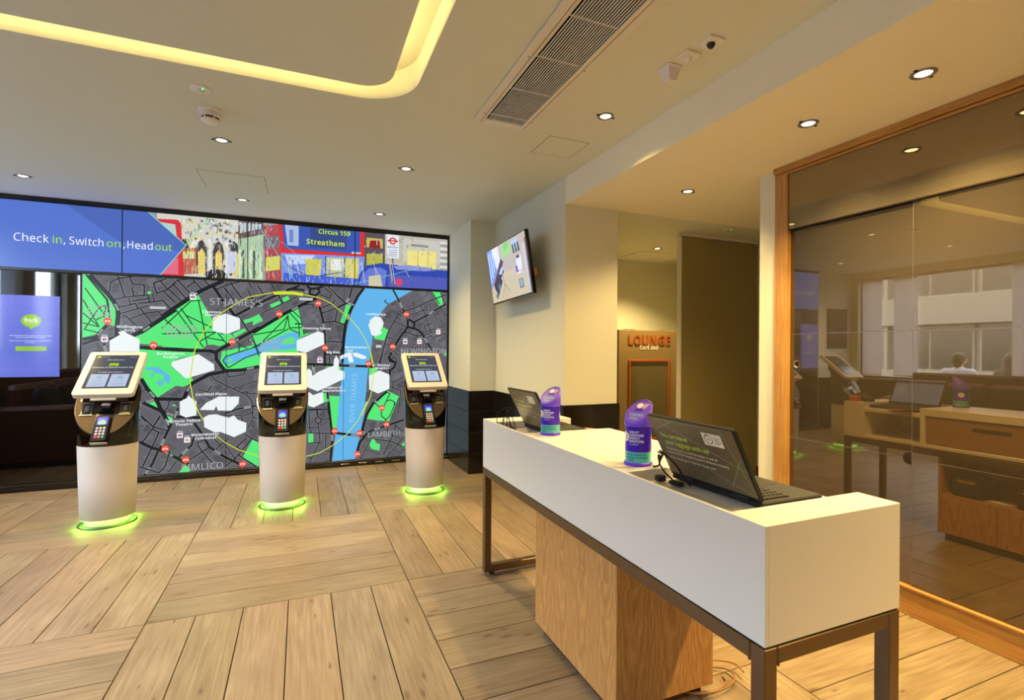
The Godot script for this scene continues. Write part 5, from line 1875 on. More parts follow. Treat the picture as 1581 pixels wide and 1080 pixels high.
	var sh := thing("paper_sheet", "white papers between the two receipt printers", "paper", Vector3(1.34, 0.321, -1.79), 0.3)
	obj("sheet", one_box(Vector3(-0.07, 0, -0.05), Vector3(0.07, 0.003, 0.05)), plain(Color(0.9, 0.88, 0.84), 0.8), sh)
	obj("sheet", one_box(Vector3(-0.06, 0.003, -0.055), Vector3(0.075, 0.005, 0.045)), plain(Color(0.85, 0.83, 0.8), 0.8), sh)
	# loose cable on the floor behind the pedestal
	var fc := thing("floor_cable", "pale cable coiled on the floor boards by the pedestal", "cable", Vector3(1.52, 0.004, -1.53))
	var pts := []
	for k in 22:
		var a := k * 0.62
		pts.append(Vector3(cos(a) * (0.09 + 0.004 * k) - 0.05, 0.001 + 0.0012 * k, sin(a) * (0.05 + 0.002 * k)))
	wire(fc, "lead", pts, 0.0035, plain(Color(0.55, 0.40, 0.24), 0.5))
	st = sb()
	span(st, Vector3(-0.06, 0.001, -0.02), Vector3(-0.02, 0.02, 0.01), 0.004)
	obj("plug", st, plain(Color(0.6, 0.45, 0.28), 0.5), fc)

func make_printer(o: Node3D) -> void:
	obj("case", one_box(Vector3(-0.1, 0, -0.08), Vector3(0.1, 0.13, 0.08), 0.008), mats.rubber, o)
	obj("front_plate", one_box(Vector3(0.1, 0.02, -0.07), Vector3(0.105, 0.09, 0.07), 0.002), mats.black, o)
	obj("label_strip", one_box(Vector3(0.1, 0.1, -0.05), Vector3(0.103, 0.112, 0.05)), plain(Color(0.75, 0.6, 0.1), 0.5), o)
	obj("paper_slot", one_box(Vector3(0.0, 0.129, -0.05), Vector3(0.02, 0.132, 0.05)), mats.silver, o)

# ---------------------------------------------------------------- the corridor: folded signs against its end wall

func build_corridor_things() -> void:
	var brown := plain(Color(0.5, 0.42, 0.27), 0.5)
	var o := thing("lounge_sign", "tall brown folding sign reading LOUNGE cafe bar with an empty orange frame", "sign", Vector3(3.835, 0, -4.93))
	var w := 0.432
	obj("board", one_box(Vector3(-w, 0.02, -0.05), Vector3(w, 1.545, 0.0), 0.004), brown, o)
	obj("rear_board", one_box(Vector3(-w + 0.005, 0.02, -0.12), Vector3(w - 0.005, 1.535, -0.08), 0.004), mats.dark_panel, o)
	for s in [-1, 1]:
		obj("hinge", one_box(Vector3(s * 0.25 - 0.06, 1.545, -0.11), Vector3(s * 0.25 + 0.06, 1.556, -0.01), 0.003), mats.silver, o)
		obj("foot", one_box(Vector3(s * 0.36 - 0.03, 0, -0.12), Vector3(s * 0.36 + 0.03, 0.02, 0.0), 0.003), mats.rubber, o)
	var orange := plain(Color(0.58, 0.27, 0.07), 0.45)
	var tm := TextMesh.new()
	tm.font = font(true)
	tm.font_size = 64
	tm.pixel_size = 0.0031
	tm.depth = 0.006
	tm.text = "LOUNGE"
	var lt := obj("lettering", tm, orange, o, Vector3(0.0, 1.425, 0.005))
	lt.scale = Vector3(0.78, 0.8, 1)
	tm = TextMesh.new()
	tm.font = font(true)
	tm.font_size = 48
	tm.pixel_size = 0.00125
	tm.depth = 0.004
	tm.text = "CAFÉ BAR"
	obj("lettering", tm, plain(Color(0.82, 0.80, 0.74), 0.5), o, Vector3(0.0, 1.335, 0.002))
	var fx := 0.285
	for s in [-1, 1]:
		obj("poster_frame", one_box(Vector3(s * fx - 0.014, 0.25, 0.0), Vector3(s * fx + 0.014, 1.195, 0.02), 0.005), orange, o)
	for y in [0.25, 1.181]:
		obj("poster_frame", one_box(Vector3(-fx + 0.014, y - 0.014, 0.0), Vector3(fx - 0.014, y + 0.014, 0.02), 0.005), orange, o)
	obj("poster_pane", one_box(Vector3(-fx + 0.014, 0.264, 0.001), Vector3(fx - 0.014, 1.167, 0.006)), plain(Color(0.36, 0.33, 0.22), 0.12), o)
	var b := thing("leaning_board", "narrow brown board leaning behind the lounge sign", "board", Vector3(3.36, 0, -5.12))
	obj("board", one_box(Vector3(-0.12, 0.0, -0.03), Vector3(0.10, 1.31, 0.01), 0.004), plain(Color(0.28, 0.17, 0.08), 0.5), b)
	obj("edge_strip", one_box(Vector3(-0.12, 1.31, -0.03), Vector3(0.10, 1.32, 0.01), 0.002), plain(Color(0.2, 0.12, 0.06), 0.5), b)

# ---------------------------------------------------------------- seats under the street windows, seen in the dark glass

func build_seating() -> void:
	var o := thing("sofa", "long brown leather sofa with a high back under the street windows", "sofa", Vector3(-2.62, 0, -2.9))
	obj("base", one_box(Vector3(-0.42, 0.03, -1.85), Vector3(0.36, 0.3, 1.85), 0.02), mats.leather, o)
	obj("back", one_box(Vector3(-0.5, 0.03, -1.85), Vector3(-0.36, 1.0, 1.85), 0.03), mats.leather, o)
	for k in 4:
		obj("seat_cushion", one_box(Vector3(-0.35, 0.3, -1.72 + k * 0.86), Vector3(0.38, 0.45, -0.865 + k * 0.86), 0.04), mats.leather, o)
		obj("back_cushion", one_box(Vector3(-0.36, 0.45, -1.72 + k * 0.86), Vector3(-0.2, 0.88, -0.865 + k * 0.86), 0.05), mats.leather, o)
	for s in [-1, 1]:
		obj("arm", one_box(Vector3(-0.44, 0.03, s * 1.8 - 0.08), Vector3(0.37, 0.66, s * 1.8 + 0.08), 0.04), mats.leather, o)
	for x in [-0.36, 0.3]:
		for z in [-1.7, 1.7]:
			obj("foot", one_box(Vector3(x - 0.03, 0, z - 0.03), Vector3(x + 0.03, 0.03, z + 0.03)), mats.black, o)
	var labels := ["dark grey cushion at the screen end of the sofa", "dark grey cushion second from the screen end of the sofa", "dark grey cushion third from the screen end of the sofa", "dark grey cushion in the middle of the sofa"]
	var proto: Node3D
	for k in 4:
		var at := Vector3(-2.66, 0.452, -4.42 + k * 0.5)
		if k == 0:
			proto = thing("cushion", labels[0], "cushion", at, 0.0, "cushions on the sofa")
			var st := sb()
			var rings := []
			for j in 13:
				var t := -1.0 + j / 6.0
				var f := sqrt(maxf(0.0, 1.0 - pow(absf(t), 3.5)))
				var p := PackedVector3Array()
				for a in 28:
					var q := TAU * a / 28
					var c := Vector2(cos(q), sin(q))
					var sq := 0.2 / pow(pow(absf(c.x), 4.0) + pow(absf(c.y), 4.0), 0.25)
					p.append(Vector3(t * 0.07, 0, 0) + Vector3(0, c.y * sq, c.x * sq) * (0.25 + 0.75 * f))
				rings.append(p)
			var lean := Transform3D(Basis(Vector3.BACK, 0.35), Vector3(0.02, 0.205, 0))
			for r in rings:
				for j in r.size():
					r[j] = lean * r[j]
			loft(st, rings)
			obj("cover", st, mats.dark_fabric, proto)
			st = sb()
			tube(st, [lean * Vector3(0, 0.197, -0.15), lean * Vector3(0, 0.202, 0), lean * Vector3(0, 0.197, 0.15)], 0.004)
			obj("piping", st, mats.black, proto)
		else:
			dup(proto, at, labels[k], 0.0).rotation.x = 0.06 * (k - 2)
	var pf := thing("wall_picture", "dark framed picture on the cream wall beside the screens", "picture", Vector3(-2.93, 1.7, -5.88))
	obj("frame", one_box(Vector3(-0.24, -0.34, 0.0), Vector3(0.24, 0.34, 0.025), 0.004), mats.black, pf)
	var im := picture(256, 360, Color(0.10, 0.10, 0.09))
	for k in 40:
		var p := Vector2(rng.randf() * 256, rng.randf() * 360)
		paint(im, ellipse(rng.randf_range(8, 50), rng.randf_range(6, 26), 12, p), Color(0.10, 0.10, 0.09).lerp(Color(0.22, 0.24, 0.18), rng.randf()))
	var st := sb()
	sheet(st, Vector3(-0.22, 0.32, 0.0256), Vector3(0.22, 0.32, 0.0256), Vector3(0.22, -0.32, 0.0256), Vector3(-0.22, -0.32, 0.0256))
	obj("print", st, print_mat(im, 0.3), pf)

# ---------------------------------------------------------------- people sitting outside the windows, seen in the glass

# meshes the smooth union of tapered capsules [a, b, ra, rb] as surface nets
func flesh(st: SurfaceTool, bones: Array, cell: float, blend: float) -> void:
	var lo := Vector3(1e9, 1e9, 1e9)
	var hi := -lo
	for q in bones:
		for k in 2:
			lo = lo.min(q[k] - Vector3.ONE * q[2 + k])
			hi = hi.max(q[k] + Vector3.ONE * q[2 + k])
	lo -= Vector3.ONE * (cell * 2 + blend)
	hi += Vector3.ONE * (cell * 2 + blend)
	var nx := int((hi.x - lo.x) / cell) + 1
	var ny := int((hi.y - lo.y) / cell) + 1
	var nz := int((hi.z - lo.z) / cell) + 1
	var f := PackedFloat32Array()
	f.resize(nx * ny * nz)
	f.fill(1.0)
	for q in bones:
		var a: Vector3 = q[0]
		var b: Vector3 = q[1]
		var ra: float = q[2]
		var rb: float = q[3]
		var m := maxf(ra, rb) + blend + cell * 2
		var p0 := ((a.min(b) - Vector3.ONE * m - lo) / cell).max(Vector3.ZERO)
		var p1 := (a.max(b) + Vector3.ONE * m - lo) / cell
		var ab := b - a
		var l2 := maxf(ab.length_squared(), 1e-9)
		for z in range(int(p0.z), mini(nz, int(p1.z) + 1)):
			for y in range(int(p0.y), mini(ny, int(p1.y) + 1)):
				var at := (z * ny + y) * nx
				for x in range(int(p0.x), mini(nx, int(p1.x) + 1)):
					var p := lo + Vector3(x, y, z) * cell
					var t := clampf((p - a).dot(ab) / l2, 0.0, 1.0)
					var d := p.distance_to(a + ab * t) - lerpf(ra, rb, t)
					var e := f[at + x]
					var h := maxf(blend - absf(e - d), 0.0) / blend
					f[at + x] = minf(e, d) - h * h * blend * 0.25
	var index := {}
	var pts := PackedVector3Array()
	for z in nz - 1:
		for y in ny - 1:
			for x in nx - 1:
				var i := (z * ny + y) * nx + x
				var n := 0
				var s := Vector3.ZERO
				var neg := 0
				for c in 8:
					if f[i + (c & 1) + ((c >> 1) & 1) * nx + (c >> 2) * nx * ny] < 0.0:
						neg += 1
				if neg == 0 or neg == 8:
					continue
				for e in 12:
					var ax := e / 4
					var u := e & 1
					var v := (e >> 1) & 1
					var o := [Vector3i(0, u, v), Vector3i(u, 0, v), Vector3i(u, v, 0)][ax] as Vector3i
					var d := [Vector3i(1, 0, 0), Vector3i(0, 1, 0), Vector3i(0, 0, 1)][ax] as Vector3i
					var f0 := f[i + o.x + o.y * nx + o.z * nx * ny]
					var o2 := o + d
					var f1 := f[i + o2.x + o2.y * nx + o2.z * nx * ny]
					if (f0 < 0.0) != (f1 < 0.0):
						s += Vector3(o) + Vector3(d) * (f0 / (f0 - f1))
						n += 1
				index[i] = pts.size()
				pts.append(lo + (Vector3(x, y, z) + s / n) * cell)
	st.set_smooth_group(1)
	var step := [1, nx, nx * ny]
	for z in range(1, nz - 1):
		for y in range(1, ny - 1):
			for x in range(1, nx - 1):
				var i := (z * ny + y) * nx + x
				for ax in 3:
					var a := f[i]
					var b := f[i + step[ax]]
					if (a < 0.0) == (b < 0.0):
						continue
					var s1: int = step[(ax + 1) % 3]
					var s2: int = step[(ax + 2) % 3]
					var q := [index.get(i - s1 - s2, -1), index.get(i - s2, -1), index.get(i, -1), index.get(i - s1, -1)]
					if q.has(-1):
						continue
					var nrm := Vector3.ZERO
					nrm[ax] = 1.0 if a < 0.0 else -1.0
					quad(st, pts[q[0]], pts[q[1]], pts[q[2]], pts[q[3]], nrm)
	st.set_smooth_group(-1)

func hand_bones(w: Vector3, s: float) -> Array:
	# palm down on the thigh, fingers forward, thumb towards the middle
	var b := []
	for k in 4:
		var x := (k - 1.5) * 0.019 * s
		var root := w + Vector3(x * 0.7, -0.004, 0.02)
		var knuckle := w + Vector3(x, -0.002, 0.085)
		b.append([root, knuckle, 0.012, 0.011])
		var l: float = [0.055, 0.072, 0.078, 0.068][k]
		var mid := knuckle + Vector3(x * 0.12, -0.006, l * 0.5)
		b.append([knuckle, mid, 0.0095, 0.0085])
		b.append([mid, mid + Vector3(x * 0.08, -0.018, l * 0.42), 0.0085, 0.007])
	var th := w + Vector3(0.022 * s, -0.006, 0.03)
	b.append([th, th + Vector3(0.03 * s, -0.008, 0.03), 0.013, 0.011])
	b.append([th + Vector3(0.03 * s, -0.008, 0.03), th + Vector3(0.04 * s, -0.016, 0.06), 0.010, 0.008])
	return b

func build_people() -> void:
	var hip := 0.53
	var torso := []
	var legs := []
	var skin := []
	var hands := []
	torso += [[Vector3(0, hip + 0.02, -0.02), Vector3(0, 0.80, -0.02), 0.135, 0.125], [Vector3(0, 0.80, -0.02), Vector3(0, 0.98, -0.01), 0.13, 0.12], [Vector3(-0.14, 1.0, -0.01), Vector3(0.14, 1.0, -0.01), 0.075, 0.075], [Vector3(0, 1.0, -0.01), Vector3(0, 1.07, 0.0), 0.085, 0.06]]
	for s in [-1.0, 1.0]:
		var sh := Vector3(s * 0.17, 1.0, -0.01)
		var el := Vector3(s * 0.225, 0.76, 0.06)
		var wr := Vector3(s * 0.13, 0.645, 0.26)
		torso += [[sh, el, 0.062, 0.048], [el, wr, 0.047, 0.034]]
		skin += [[sh, el, 0.05, 0.04], [el, wr, 0.04, 0.028], [wr, wr + Vector3(0, -0.005, 0.03), 0.028, 0.026]]
		hands += hand_bones(wr + Vector3(0, -0.01, 0.02), -s)
		var hp := Vector3(s * 0.095, hip, 0.0)
		var kn := Vector3(s * 0.115, hip + 0.01, 0.42)
		var an := Vector3(s * 0.115, 0.10, 0.40)
		legs += [[hp, kn, 0.092, 0.066], [kn, an, 0.064, 0.046]]
		skin += [[hp, kn, 0.08, 0.055], [kn, an, 0.053, 0.038], [an, Vector3(s * 0.12, 0.045, 0.54), 0.04, 0.03]]
	skin += [[Vector3(0, hip, -0.01), Vector3(0, 0.98, -0.01), 0.12, 0.11], [Vector3(-0.14, 0.99, -0.01), Vector3(0.14, 0.99, -0.01), 0.055, 0.055], [Vector3(0, 0.98, -0.01), Vector3(0, 1.12, 0.0), 0.06, 0.052]]
	var head := [[Vector3(0, 1.205, -0.012), Vector3(0, 1.215, 0.022), 0.088, 0.082], [Vector3(0, 1.165, 0.035), Vector3(0, 1.115, 0.055), 0.06, 0.036], [Vector3(0, 1.10, -0.005), Vector3(0, 1.06, -0.005), 0.052, 0.055], [Vector3(0, 1.195, 0.098), Vector3(0, 1.168, 0.117), 0.009, 0.013], [Vector3(-0.02, 1.138, 0.088), Vector3(0.02, 1.138, 0.088), 0.009, 0.009]]
	for s in [-1.0, 1.0]:
		head += [[Vector3(s * 0.084, 1.205, 0.005), Vector3(s * 0.086, 1.165, 0.01), 0.014, 0.010]]
	var st := sb()
	flesh(st, skin, 0.018, 0.03)
	flesh(st, head, 0.008, 0.02)
	flesh(st, hands, 0.0055, 0.008)
	st.generate_normals()
	var body := st.commit()
	st = sb()
	flesh(st, torso, 0.018, 0.03)
	st.generate_normals()
	var coat := st.commit()
	st = sb()
	flesh(st, legs, 0.018, 0.03)
	st.generate_normals()
	var trousers := st.commit()
	st = sb()
	for s in [-1.0, 1.0]:
		flesh(st, [[Vector3(s * 0.115, 0.05, 0.37), Vector3(s * 0.12, 0.042, 0.55), 0.046, 0.036]], 0.014, 0.02)
	st.generate_normals()
	var shoes := st.commit()
	var hair := []
	for k in 3:
		st = sb()
		var b := [[Vector3(0, 1.235, -0.03), Vector3(0, 1.25, 0.02), 0.094, 0.082], [Vector3(0, 1.19, -0.05), Vector3(0, 1.13 - 0.05 * k, -0.055), 0.075, 0.05 + 0.015 * k]]
		if k > 0:
			for s in [-1.0, 1.0]:
				b.append([Vector3(s * 0.075, 1.21, -0.02), Vector3(s * 0.08, 1.13 - 0.05 * k, -0.03), 0.04, 0.035])
		flesh(st, b, 0.011, 0.03)
		st.generate_normals()
		hair.append(st.commit())
	var skin_m := plain(Color(0.78, 0.58, 0.46), 0.55)
	skin_m.subsurf_scatter_enabled = true
	skin_m.subsurf_scatter_strength = 0.1
	var who := [
		[-4.62, "person in a white shirt with short dark brown hair, sitting outside the window", Color(0.80, 0.80, 0.84), 0, Color(0.14, 0.09, 0.06)],
		[-4.30, "person in a dark red coat with full brown curls, sitting outside the window", Color(0.32, 0.10, 0.10), 1, Color(0.22, 0.13, 0.07)],
		[-3.96, "person in a grey coat with long grey brown hair, sitting outside the window", Color(0.42, 0.38, 0.36), 2, Color(0.34, 0.28, 0.24)],
	]
	for q in who:
		var p := thing("person", q[1], "person", Vector3(-4.78 if q[3] == 1 else -3.98, -0.02, q[0]), -PI / 2 + 0.1 * (q[3] - 1))
		obj("body", body, skin_m, p)
		obj("coat", coat, plain(q[2], 0.85), p)
		obj("trousers", trousers, plain(Color(0.12, 0.13, 0.18), 0.85), p)
		obj("shoes", shoes, mats.black, p)
		obj("hair", hair[q[3]], plain(q[4], 0.6), p)
		for s in [-1.0, 1.0]:
			var e := sb()
			lathe(e, [[0.001, -0.010], [0.008, -0.006], [0.0105, 0.0], [0.008, 0.006], [0.001, 0.010]], 12, Vector3(s * 0.032, 1.205, 0.088))
			obj("eye", e, plain(Color(0.16, 0.11, 0.08), 0.1), p)
		var stool := thing("stool", "round wooden stool under the person " + q[1].get_slice("person ", 1).get_slice(",", 0), "stool", Vector3(-4.78 if q[3] == 1 else -3.98, -0.02, q[0]))
		var m := sb()
		lathe(m, [[0.16, 0.40], [0.165, 0.405], [0.165, 0.43], [0.155, 0.437]], 28)
		obj("seat", m, mats.oak_along, stool)
		for k in 4:
			m = sb()
			var a := TAU * (k + 0.5) / 4
			tube(m, [Vector3(cos(a) * 0.17, 0, sin(a) * 0.17), Vector3(cos(a) * 0.11, 0.4, sin(a) * 0.11)], 0.014, 8)
			obj("leg", m, mats.oak_along, stool)

# the map, in millimetres from the top left corner of the three tall screens
func map_land(im: Image) -> void:
	fill(im, [9,4,79,0,205,194,253,266,278,361,266,488,194,460,129,557,9,595], M_GREEN)
	fill(im, [511,138,543,137,541,162,514,165], M_GREEN)
	fill(im, [742,300,395,582,457,648,744,676], M_GREEN)
	fill(im, [633,403,867,186,933,144,960,198,1140,546,1175,538,1189,641,1127,665,1072,650,1017,651,963,706,635,685], M_GREEN)
	fill(im, [1336,390,1379,381,1484,329,1484,378,1350,430], M_GREEN)
	fill(im, [1238,537,1343,478,1365,502,1259,576], M_GREEN)
	fill(im, [1140,546,1223,537,1266,592,1189,641], M_GREEN)
	fill(im, [425,698,928,718,902,757,783,788,711,819,718,872,836,989,876,967,903,1014,870,1044,811,1070,751,1057,604,1168,565,1144,464,983,426,870], M_GREEN)
	fill(im, [1146,717,1502,634,1503,878,1182,900,1133,828], M_GREEN)
	fill(im, [518,1226,572,1205,611,1275], M_GREEN)
	fill(im, [662,1338,730,1380,702,1447], M_GREEN)
	fill(im, [723,1241,746,1243,756,1261,726,1256], M_GREEN)
	fill(im, [1427,1633,1487,1664,1488,1919,1337,1809], M_GREEN)
	fill(im, [779,1916,837,1840,881,1895,867,1919], M_GREEN)
	fill(im, [1425,529,1764,299,1855,245,1927,536,1850,596,1874,780,1426,780], M_GREEN)
	fill(im, [1699,152,1759,120,1775,161,1722,197], M_GREEN)
	fill(im, [1582,223,1677,178,1692,214,1599,259], M_GREEN)
	fill(im, [1424,359,1482,325,1519,393,1424,448], M_GREEN)
	fill(im, [2349,192,2387,203,2333,408,2291,397], M_GREEN)
	fill(im, [1927,524,2005,510,1911,553], M_GREEN)
	fill(im, [2345,190,2398,204,2335,410,2289,395], M_GREEN)
	fill(im, [3312,2,3421,-4,3453,145,3400,164], M_GREEN)
	fill(im, [2748,432,2809,463,2765,587,2650,569,2653,532], M_GREEN)
	fill(im, [3465,737,3496,724,3497,763,3474,754], M_GREEN)
	fill(im, [2147,877,2310,882,2293,921,2144,927], M_GREEN)
	fill(im, [2003,862,2020,862,2017,919,2004,918], M_GREEN)
	fill(im, [2599,898,2692,903,2689,933,2595,983], M_GREEN)
	fill(im, [2112,1170,2149,1167,2156,1264,2119,1270], M_GREEN)
	fill(im, [2179,1197,2285,1207,2279,1413,2191,1409], M_GREEN)
	fill(im, [2800,1158,2938,1230,2927,1267,2853,1438,2584,1426,2619,1346,2720,1261], M_GREEN)
	fill(im, [2171,1265,2283,1269,2251,1610,2207,1597], M_GREEN)
	fill(im, [1967,1599,2019,1602,2019,1704,1967,1706], M_GREEN)
	fill(im, [2652,1281,2895,1289,2827,1508,2706,1497,2576,1470], M_GREEN)
	fill(im, [2634,1701,2671,1709,2676,1747,2723,1766,2718,1840,2630,1813,2604,1768], M_GREEN)
	fill(im, [2963,1793,3000,1751,3001,1822], M_GREEN)
	fill(im, [2552,-4,3091,-4,2925,96,2795,176,2715,285,2685,450,2637,532,2600,841,2322,840,2336,569,2387,328,2463,109], M_WATER)
	fill(im, [2320,697,2612,695,2588,902,2561,1226,2527,1424,2276,1413,2288,1160,2321,893], M_WATER)
	fill(im, [2278,1269,2580,1279,2530,1489,2481,1760,2452,1911,2213,1920,2269,1434], M_WATER)
	fill(im, [495,875,602,872,699,957,706,1010,686,1041,667,1010,641,1017,645,1063,597,1039,593,1008,648,1009,651,948,583,925,555,970,539,962,577,909,495,890], M_WATER)
	fill(im, [1154,820,1181,768,1502,666,1502,740,1252,828,1182,852], M_WATER)
	fill(im, [1426,674,1645,574,1780,514,1849,504,1873,554,1842,621,1843,680,1751,697,1668,697,1426,739], M_WATER)
	fill(im, [1690,631,1735,573,1796,555,1834,580,1827,630,1706,648], M_GREEN)
	fill(im, [1182,808,1209,788,1234,792,1234,816,1196,824], M_GREEN)
func map_roads(im: Image) -> void:
	road(im, 38, [62,4,127,88,205,187,247,251,278,317,281,383,272,487,273,584])
	road(im, 16, [33,6,133,146,193,232,205,297,209,401])
	road(im, 30, [12,610,112,586,153,527,200,467])
	road(im, 26, [10,653,112,612,213,607,285,576])
	road(im, 20, [171,644,189,725])
	road(im, 8, [118,645,133,696])
	road(im, 8, [11,240,135,491])
	road(im, 8, [25,130,182,387])
	road(im, 8, [11,363,135,491])
	road(im, 8, [12,457,135,491])
	road(im, 8, [18,515,141,549])
	road(im, 8, [24,515,134,308,211,275])
	road(im, 8, [111,425,170,387])
	road(im, 8, [187,283,170,402])
	road(im, 40, [742,307,557,458,469,528,395,567])
	road(im, 12, [276,6,332,203])
	road(im, 12, [211,165,222,61,282,28,392,2])
	road(im, 12, [367,4,392,73,486,76,486,173])
	road(im, 12, [387,111,405,192])
	road(im, 12, [247,229,332,203,518,172])
	road(im, 12, [518,172,531,247])
	road(im, 12, [284,302,418,259,437,311])
	road(im, 12, [393,238,524,206])
	road(im, 12, [443,258,537,243,639,220,703,301])
	road(im, 12, [296,361,431,311,518,278])
	road(im, 12, [456,310,551,443])
	road(im, 12, [370,411,487,354,601,331,633,372])
	road(im, 12, [333,374,407,454,451,513])
	road(im, 10, [362,209,375,268])
	road(im, 10, [555,170,568,230])
	road(im, 12, [561,56,587,153,677,111,618,30])
	road(im, 12, [561,56,670,4])
	road(im, 12, [677,111,741,46])
	road(im, 12, [645,135,742,238])
	road(im, 12, [689,110,735,162])
	road(im, 40, [633,380,710,312,853,195,933,129,1000,86,1158,-2])
	road(im, 12, [683,103,760,14,839,2])
	road(im, 12, [696,117,801,228])
	road(im, 12, [722,55,840,203])
	road(im, 12, [760,14,860,132])
	road(im, 12, [840,79,906,21])
	road(im, 12, [892,6,967,96])
	road(im, 12, [986,1,1034,53])
	road(im, 28, [1055,44,1096,105,1145,189,1194,259,1258,352])
	road(im, 12, [1096,89,1214,27,1305,-2])
	road(im, 12, [1165,69,1250,193])
	road(im, 12, [1214,11,1328,181])
	road(im, 12, [1384,1,1413,56])
	road(im, 12, [1377,82,1428,193])
	road(im, 10, [1187,259,1483,126])
	road(im, 26, [1258,352,1364,285,1483,215])
	road(im, 12, [1293,351,1387,510])
	road(im, 34, [1099,721,1189,657,1351,551,1485,467])
	road(im, 30, [635,692,790,699,923,714,1058,713,1113,737])
	road(im, 8, [742,300,983,674])
	road(im, 8, [788,290,935,526])
	road(im, 8, [634,548,1092,523])
	road(im, 8, [828,358,1057,477])
	road(im, 8, [940,206,1017,651])
	road(im, 8, [652,402,789,537])
	road(im, 8, [634,494,769,337,874,217,960,205])
	road(im, 8, [1092,523,949,620])
	road(im, 8, [1017,580,1168,609])
	road(im, 8, [1112,531,1196,649])
	road(im, 8, [1280,632,1373,687])
	road(im, 8, [1309,640,1295,720])
	road(im, 8, [1416,550,1482,735])
	road(im, 34, [425,679,743,703,1043,713,1098,733,1098,796,1175,915])
	road(im, 34, [1175,915,1323,909,1488,874])
	road(im, 36, [1175,923,1038,949,890,1037,850,1106,818,1190])
	road(im, 34, [464,983,515,1082,585,1183,811,1194])
	road(im, 34, [591,1187,623,1276,662,1353,702,1470])
	road(im, 26, [478,1225,578,1186])
	road(im, 30, [496,1225,636,1307,760,1365,965,1383])
	road(im, 20, [772,1281,740,1380])
	road(im, 10, [1045,953,1093,1009,1204,1075,1310,1134,1374,1167,1418,1233,1429,1282,1426,1396,1477,1422])
	road(im, 16, [1171,1352,1290,1309,1476,1276])
	road(im, 10, [1189,924,1204,979,1352,953,1352,913])
	road(im, 10, [1204,1083,1135,1129])
	road(im, 10, [1052,1068,1025,1126,944,1104])
	road(im, 10, [1253,1100,1288,1077])
	road(im, 10, [1367,1054,1431,1031,1482,1024])
	road(im, 10, [1331,1138,1381,1135,1367,1163])
	road(im, 10, [1382,1152,1475,1154])
	road(im, 10, [1164,1368,1326,1375,1333,1440])
	road(im, 10, [1426,1347,1361,1377])
	road(im, 8, [1181,772,1157,812,1203,884,1358,780,1502,723])
	road(im, 8, [1181,768,1502,650])
	road(im, 10, [656,1300,681,1278,700,1202])
	road(im, 10, [694,1301,746,1326])
	road(im, 10, [471,1104,508,1090])
	road(im, 10, [472,1345,573,1463])
	road(im, 10, [624,1352,580,1433])
	road(im, 30, [619,1276,655,1353,698,1456])
	road(im, 30, [454,1593,558,1658,635,1689,764,1774,866,1850])
	road(im, 22, [719,1432,670,1539,621,1671])
	road(im, 22, [607,1695,559,1817,497,1920])
	road(im, 12, [501,1396,473,1353])
	road(im, 12, [466,1345,571,1458,684,1498])
	road(im, 12, [619,1351,557,1474,502,1563,474,1602])
	road(im, 12, [557,1474,613,1511,558,1650])
	road(im, 12, [551,1666,482,1836])
	road(im, 12, [706,1694,664,1851,615,1905,455,1833])
	road(im, 10, [764,1800,693,1904])
	road(im, 20, [909,1570,887,1655,779,1767])
	road(im, 26, [908,1433,968,1531,1044,1683,1196,1807,1329,1888])
	road(im, 12, [924,1640,991,1610])
	road(im, 12, [939,1650,976,1721,1067,1841])
	road(im, 12, [866,1799,976,1730,1036,1691])
	road(im, 10, [1081,1598,1142,1681])
	road(im, 10, [1104,1722,1112,1696,1211,1606])
	road(im, 10, [1157,1629,1274,1831])
	road(im, 12, [1423,1619,1258,1830,1182,1885])
	road(im, 12, [1351,1571,1487,1659])
	road(im, 12, [1375,1608,1281,1699,1320,1728])
	road(im, 12, [1297,1780,1464,1917])
	road(im, 10, [1429,1423,1382,1510])
	road(im, 10, [1438,1522,1478,1551])
	road(im, 34, [1425,521,1734,308,1948,183,2026,146])
	road(im, 10, [1511,315,1847,129])
	road(im, 26, [1423,246,1643,122,1763,58,1869,11])
	road(im, 12, [1466,33,1532,131])
	road(im, 12, [1423,197,1532,135])
	road(im, 14, [1597,9,1665,121,1703,202])
	road(im, 22, [1755,50,1901,51,1979,89])
	road(im, 26, [1947,6,1978,38,1971,89,2026,112,2073,67,2057,26,1978,38])
	road(im, 26, [2057,26,2104,2])
	road(im, 24, [2026,129,2082,262,2107,363,2127,516,2133,839])
	road(im, 12, [2073,93,2177,131,2193,79,2112,6])
	road(im, 12, [2152,-5,2332,167])
	road(im, 12, [2082,245,2218,180,2226,137])
	road(im, 12, [2098,296,2267,230,2340,184,2381,104])
	road(im, 14, [2115,397,2227,381,2342,417])
	road(im, 12, [2259,247,2235,377])
	road(im, 10, [2179,395,2179,455])
	road(im, 12, [2140,601,2310,607])
	road(im, 20, [2374,321,2342,425,2326,598,2294,728])
	road(im, 12, [2141,737,2270,737])
	road(im, 12, [1886,219,2003,202,2011,239])
	road(im, 8, [1425,545,1720,482,1757,332,1773,464,1903,457])
	road(im, 8, [1426,674,1513,625,1765,473])
	road(im, 8, [1520,609,1764,332])
	road(im, 8, [1773,473,1872,521,1873,562])
	road(im, 8, [1802,281,1887,361,1919,536])
	road(im, 8, [1772,298,1864,404,1872,521])
	road(im, 8, [1425,594,1484,763])
	road(im, 12, [1826,417,1895,420])
	road(im, 30, [2532,1,2471,92,2395,248,2342,409,2324,569,2307,840])
	road(im, 18, [2859,0,2917,105,2984,243,3026,334])
	road(im, 16, [2408,3,2386,96,2341,178])
	road(im, 12, [2250,95,2341,178,2250,230])
	road(im, 16, [2341,178,2417,191])
	road(im, 10, [2251,392,2335,414])
	road(im, 10, [2767,140,2807,167])
	road(im, 10, [2763,144,2779,119])
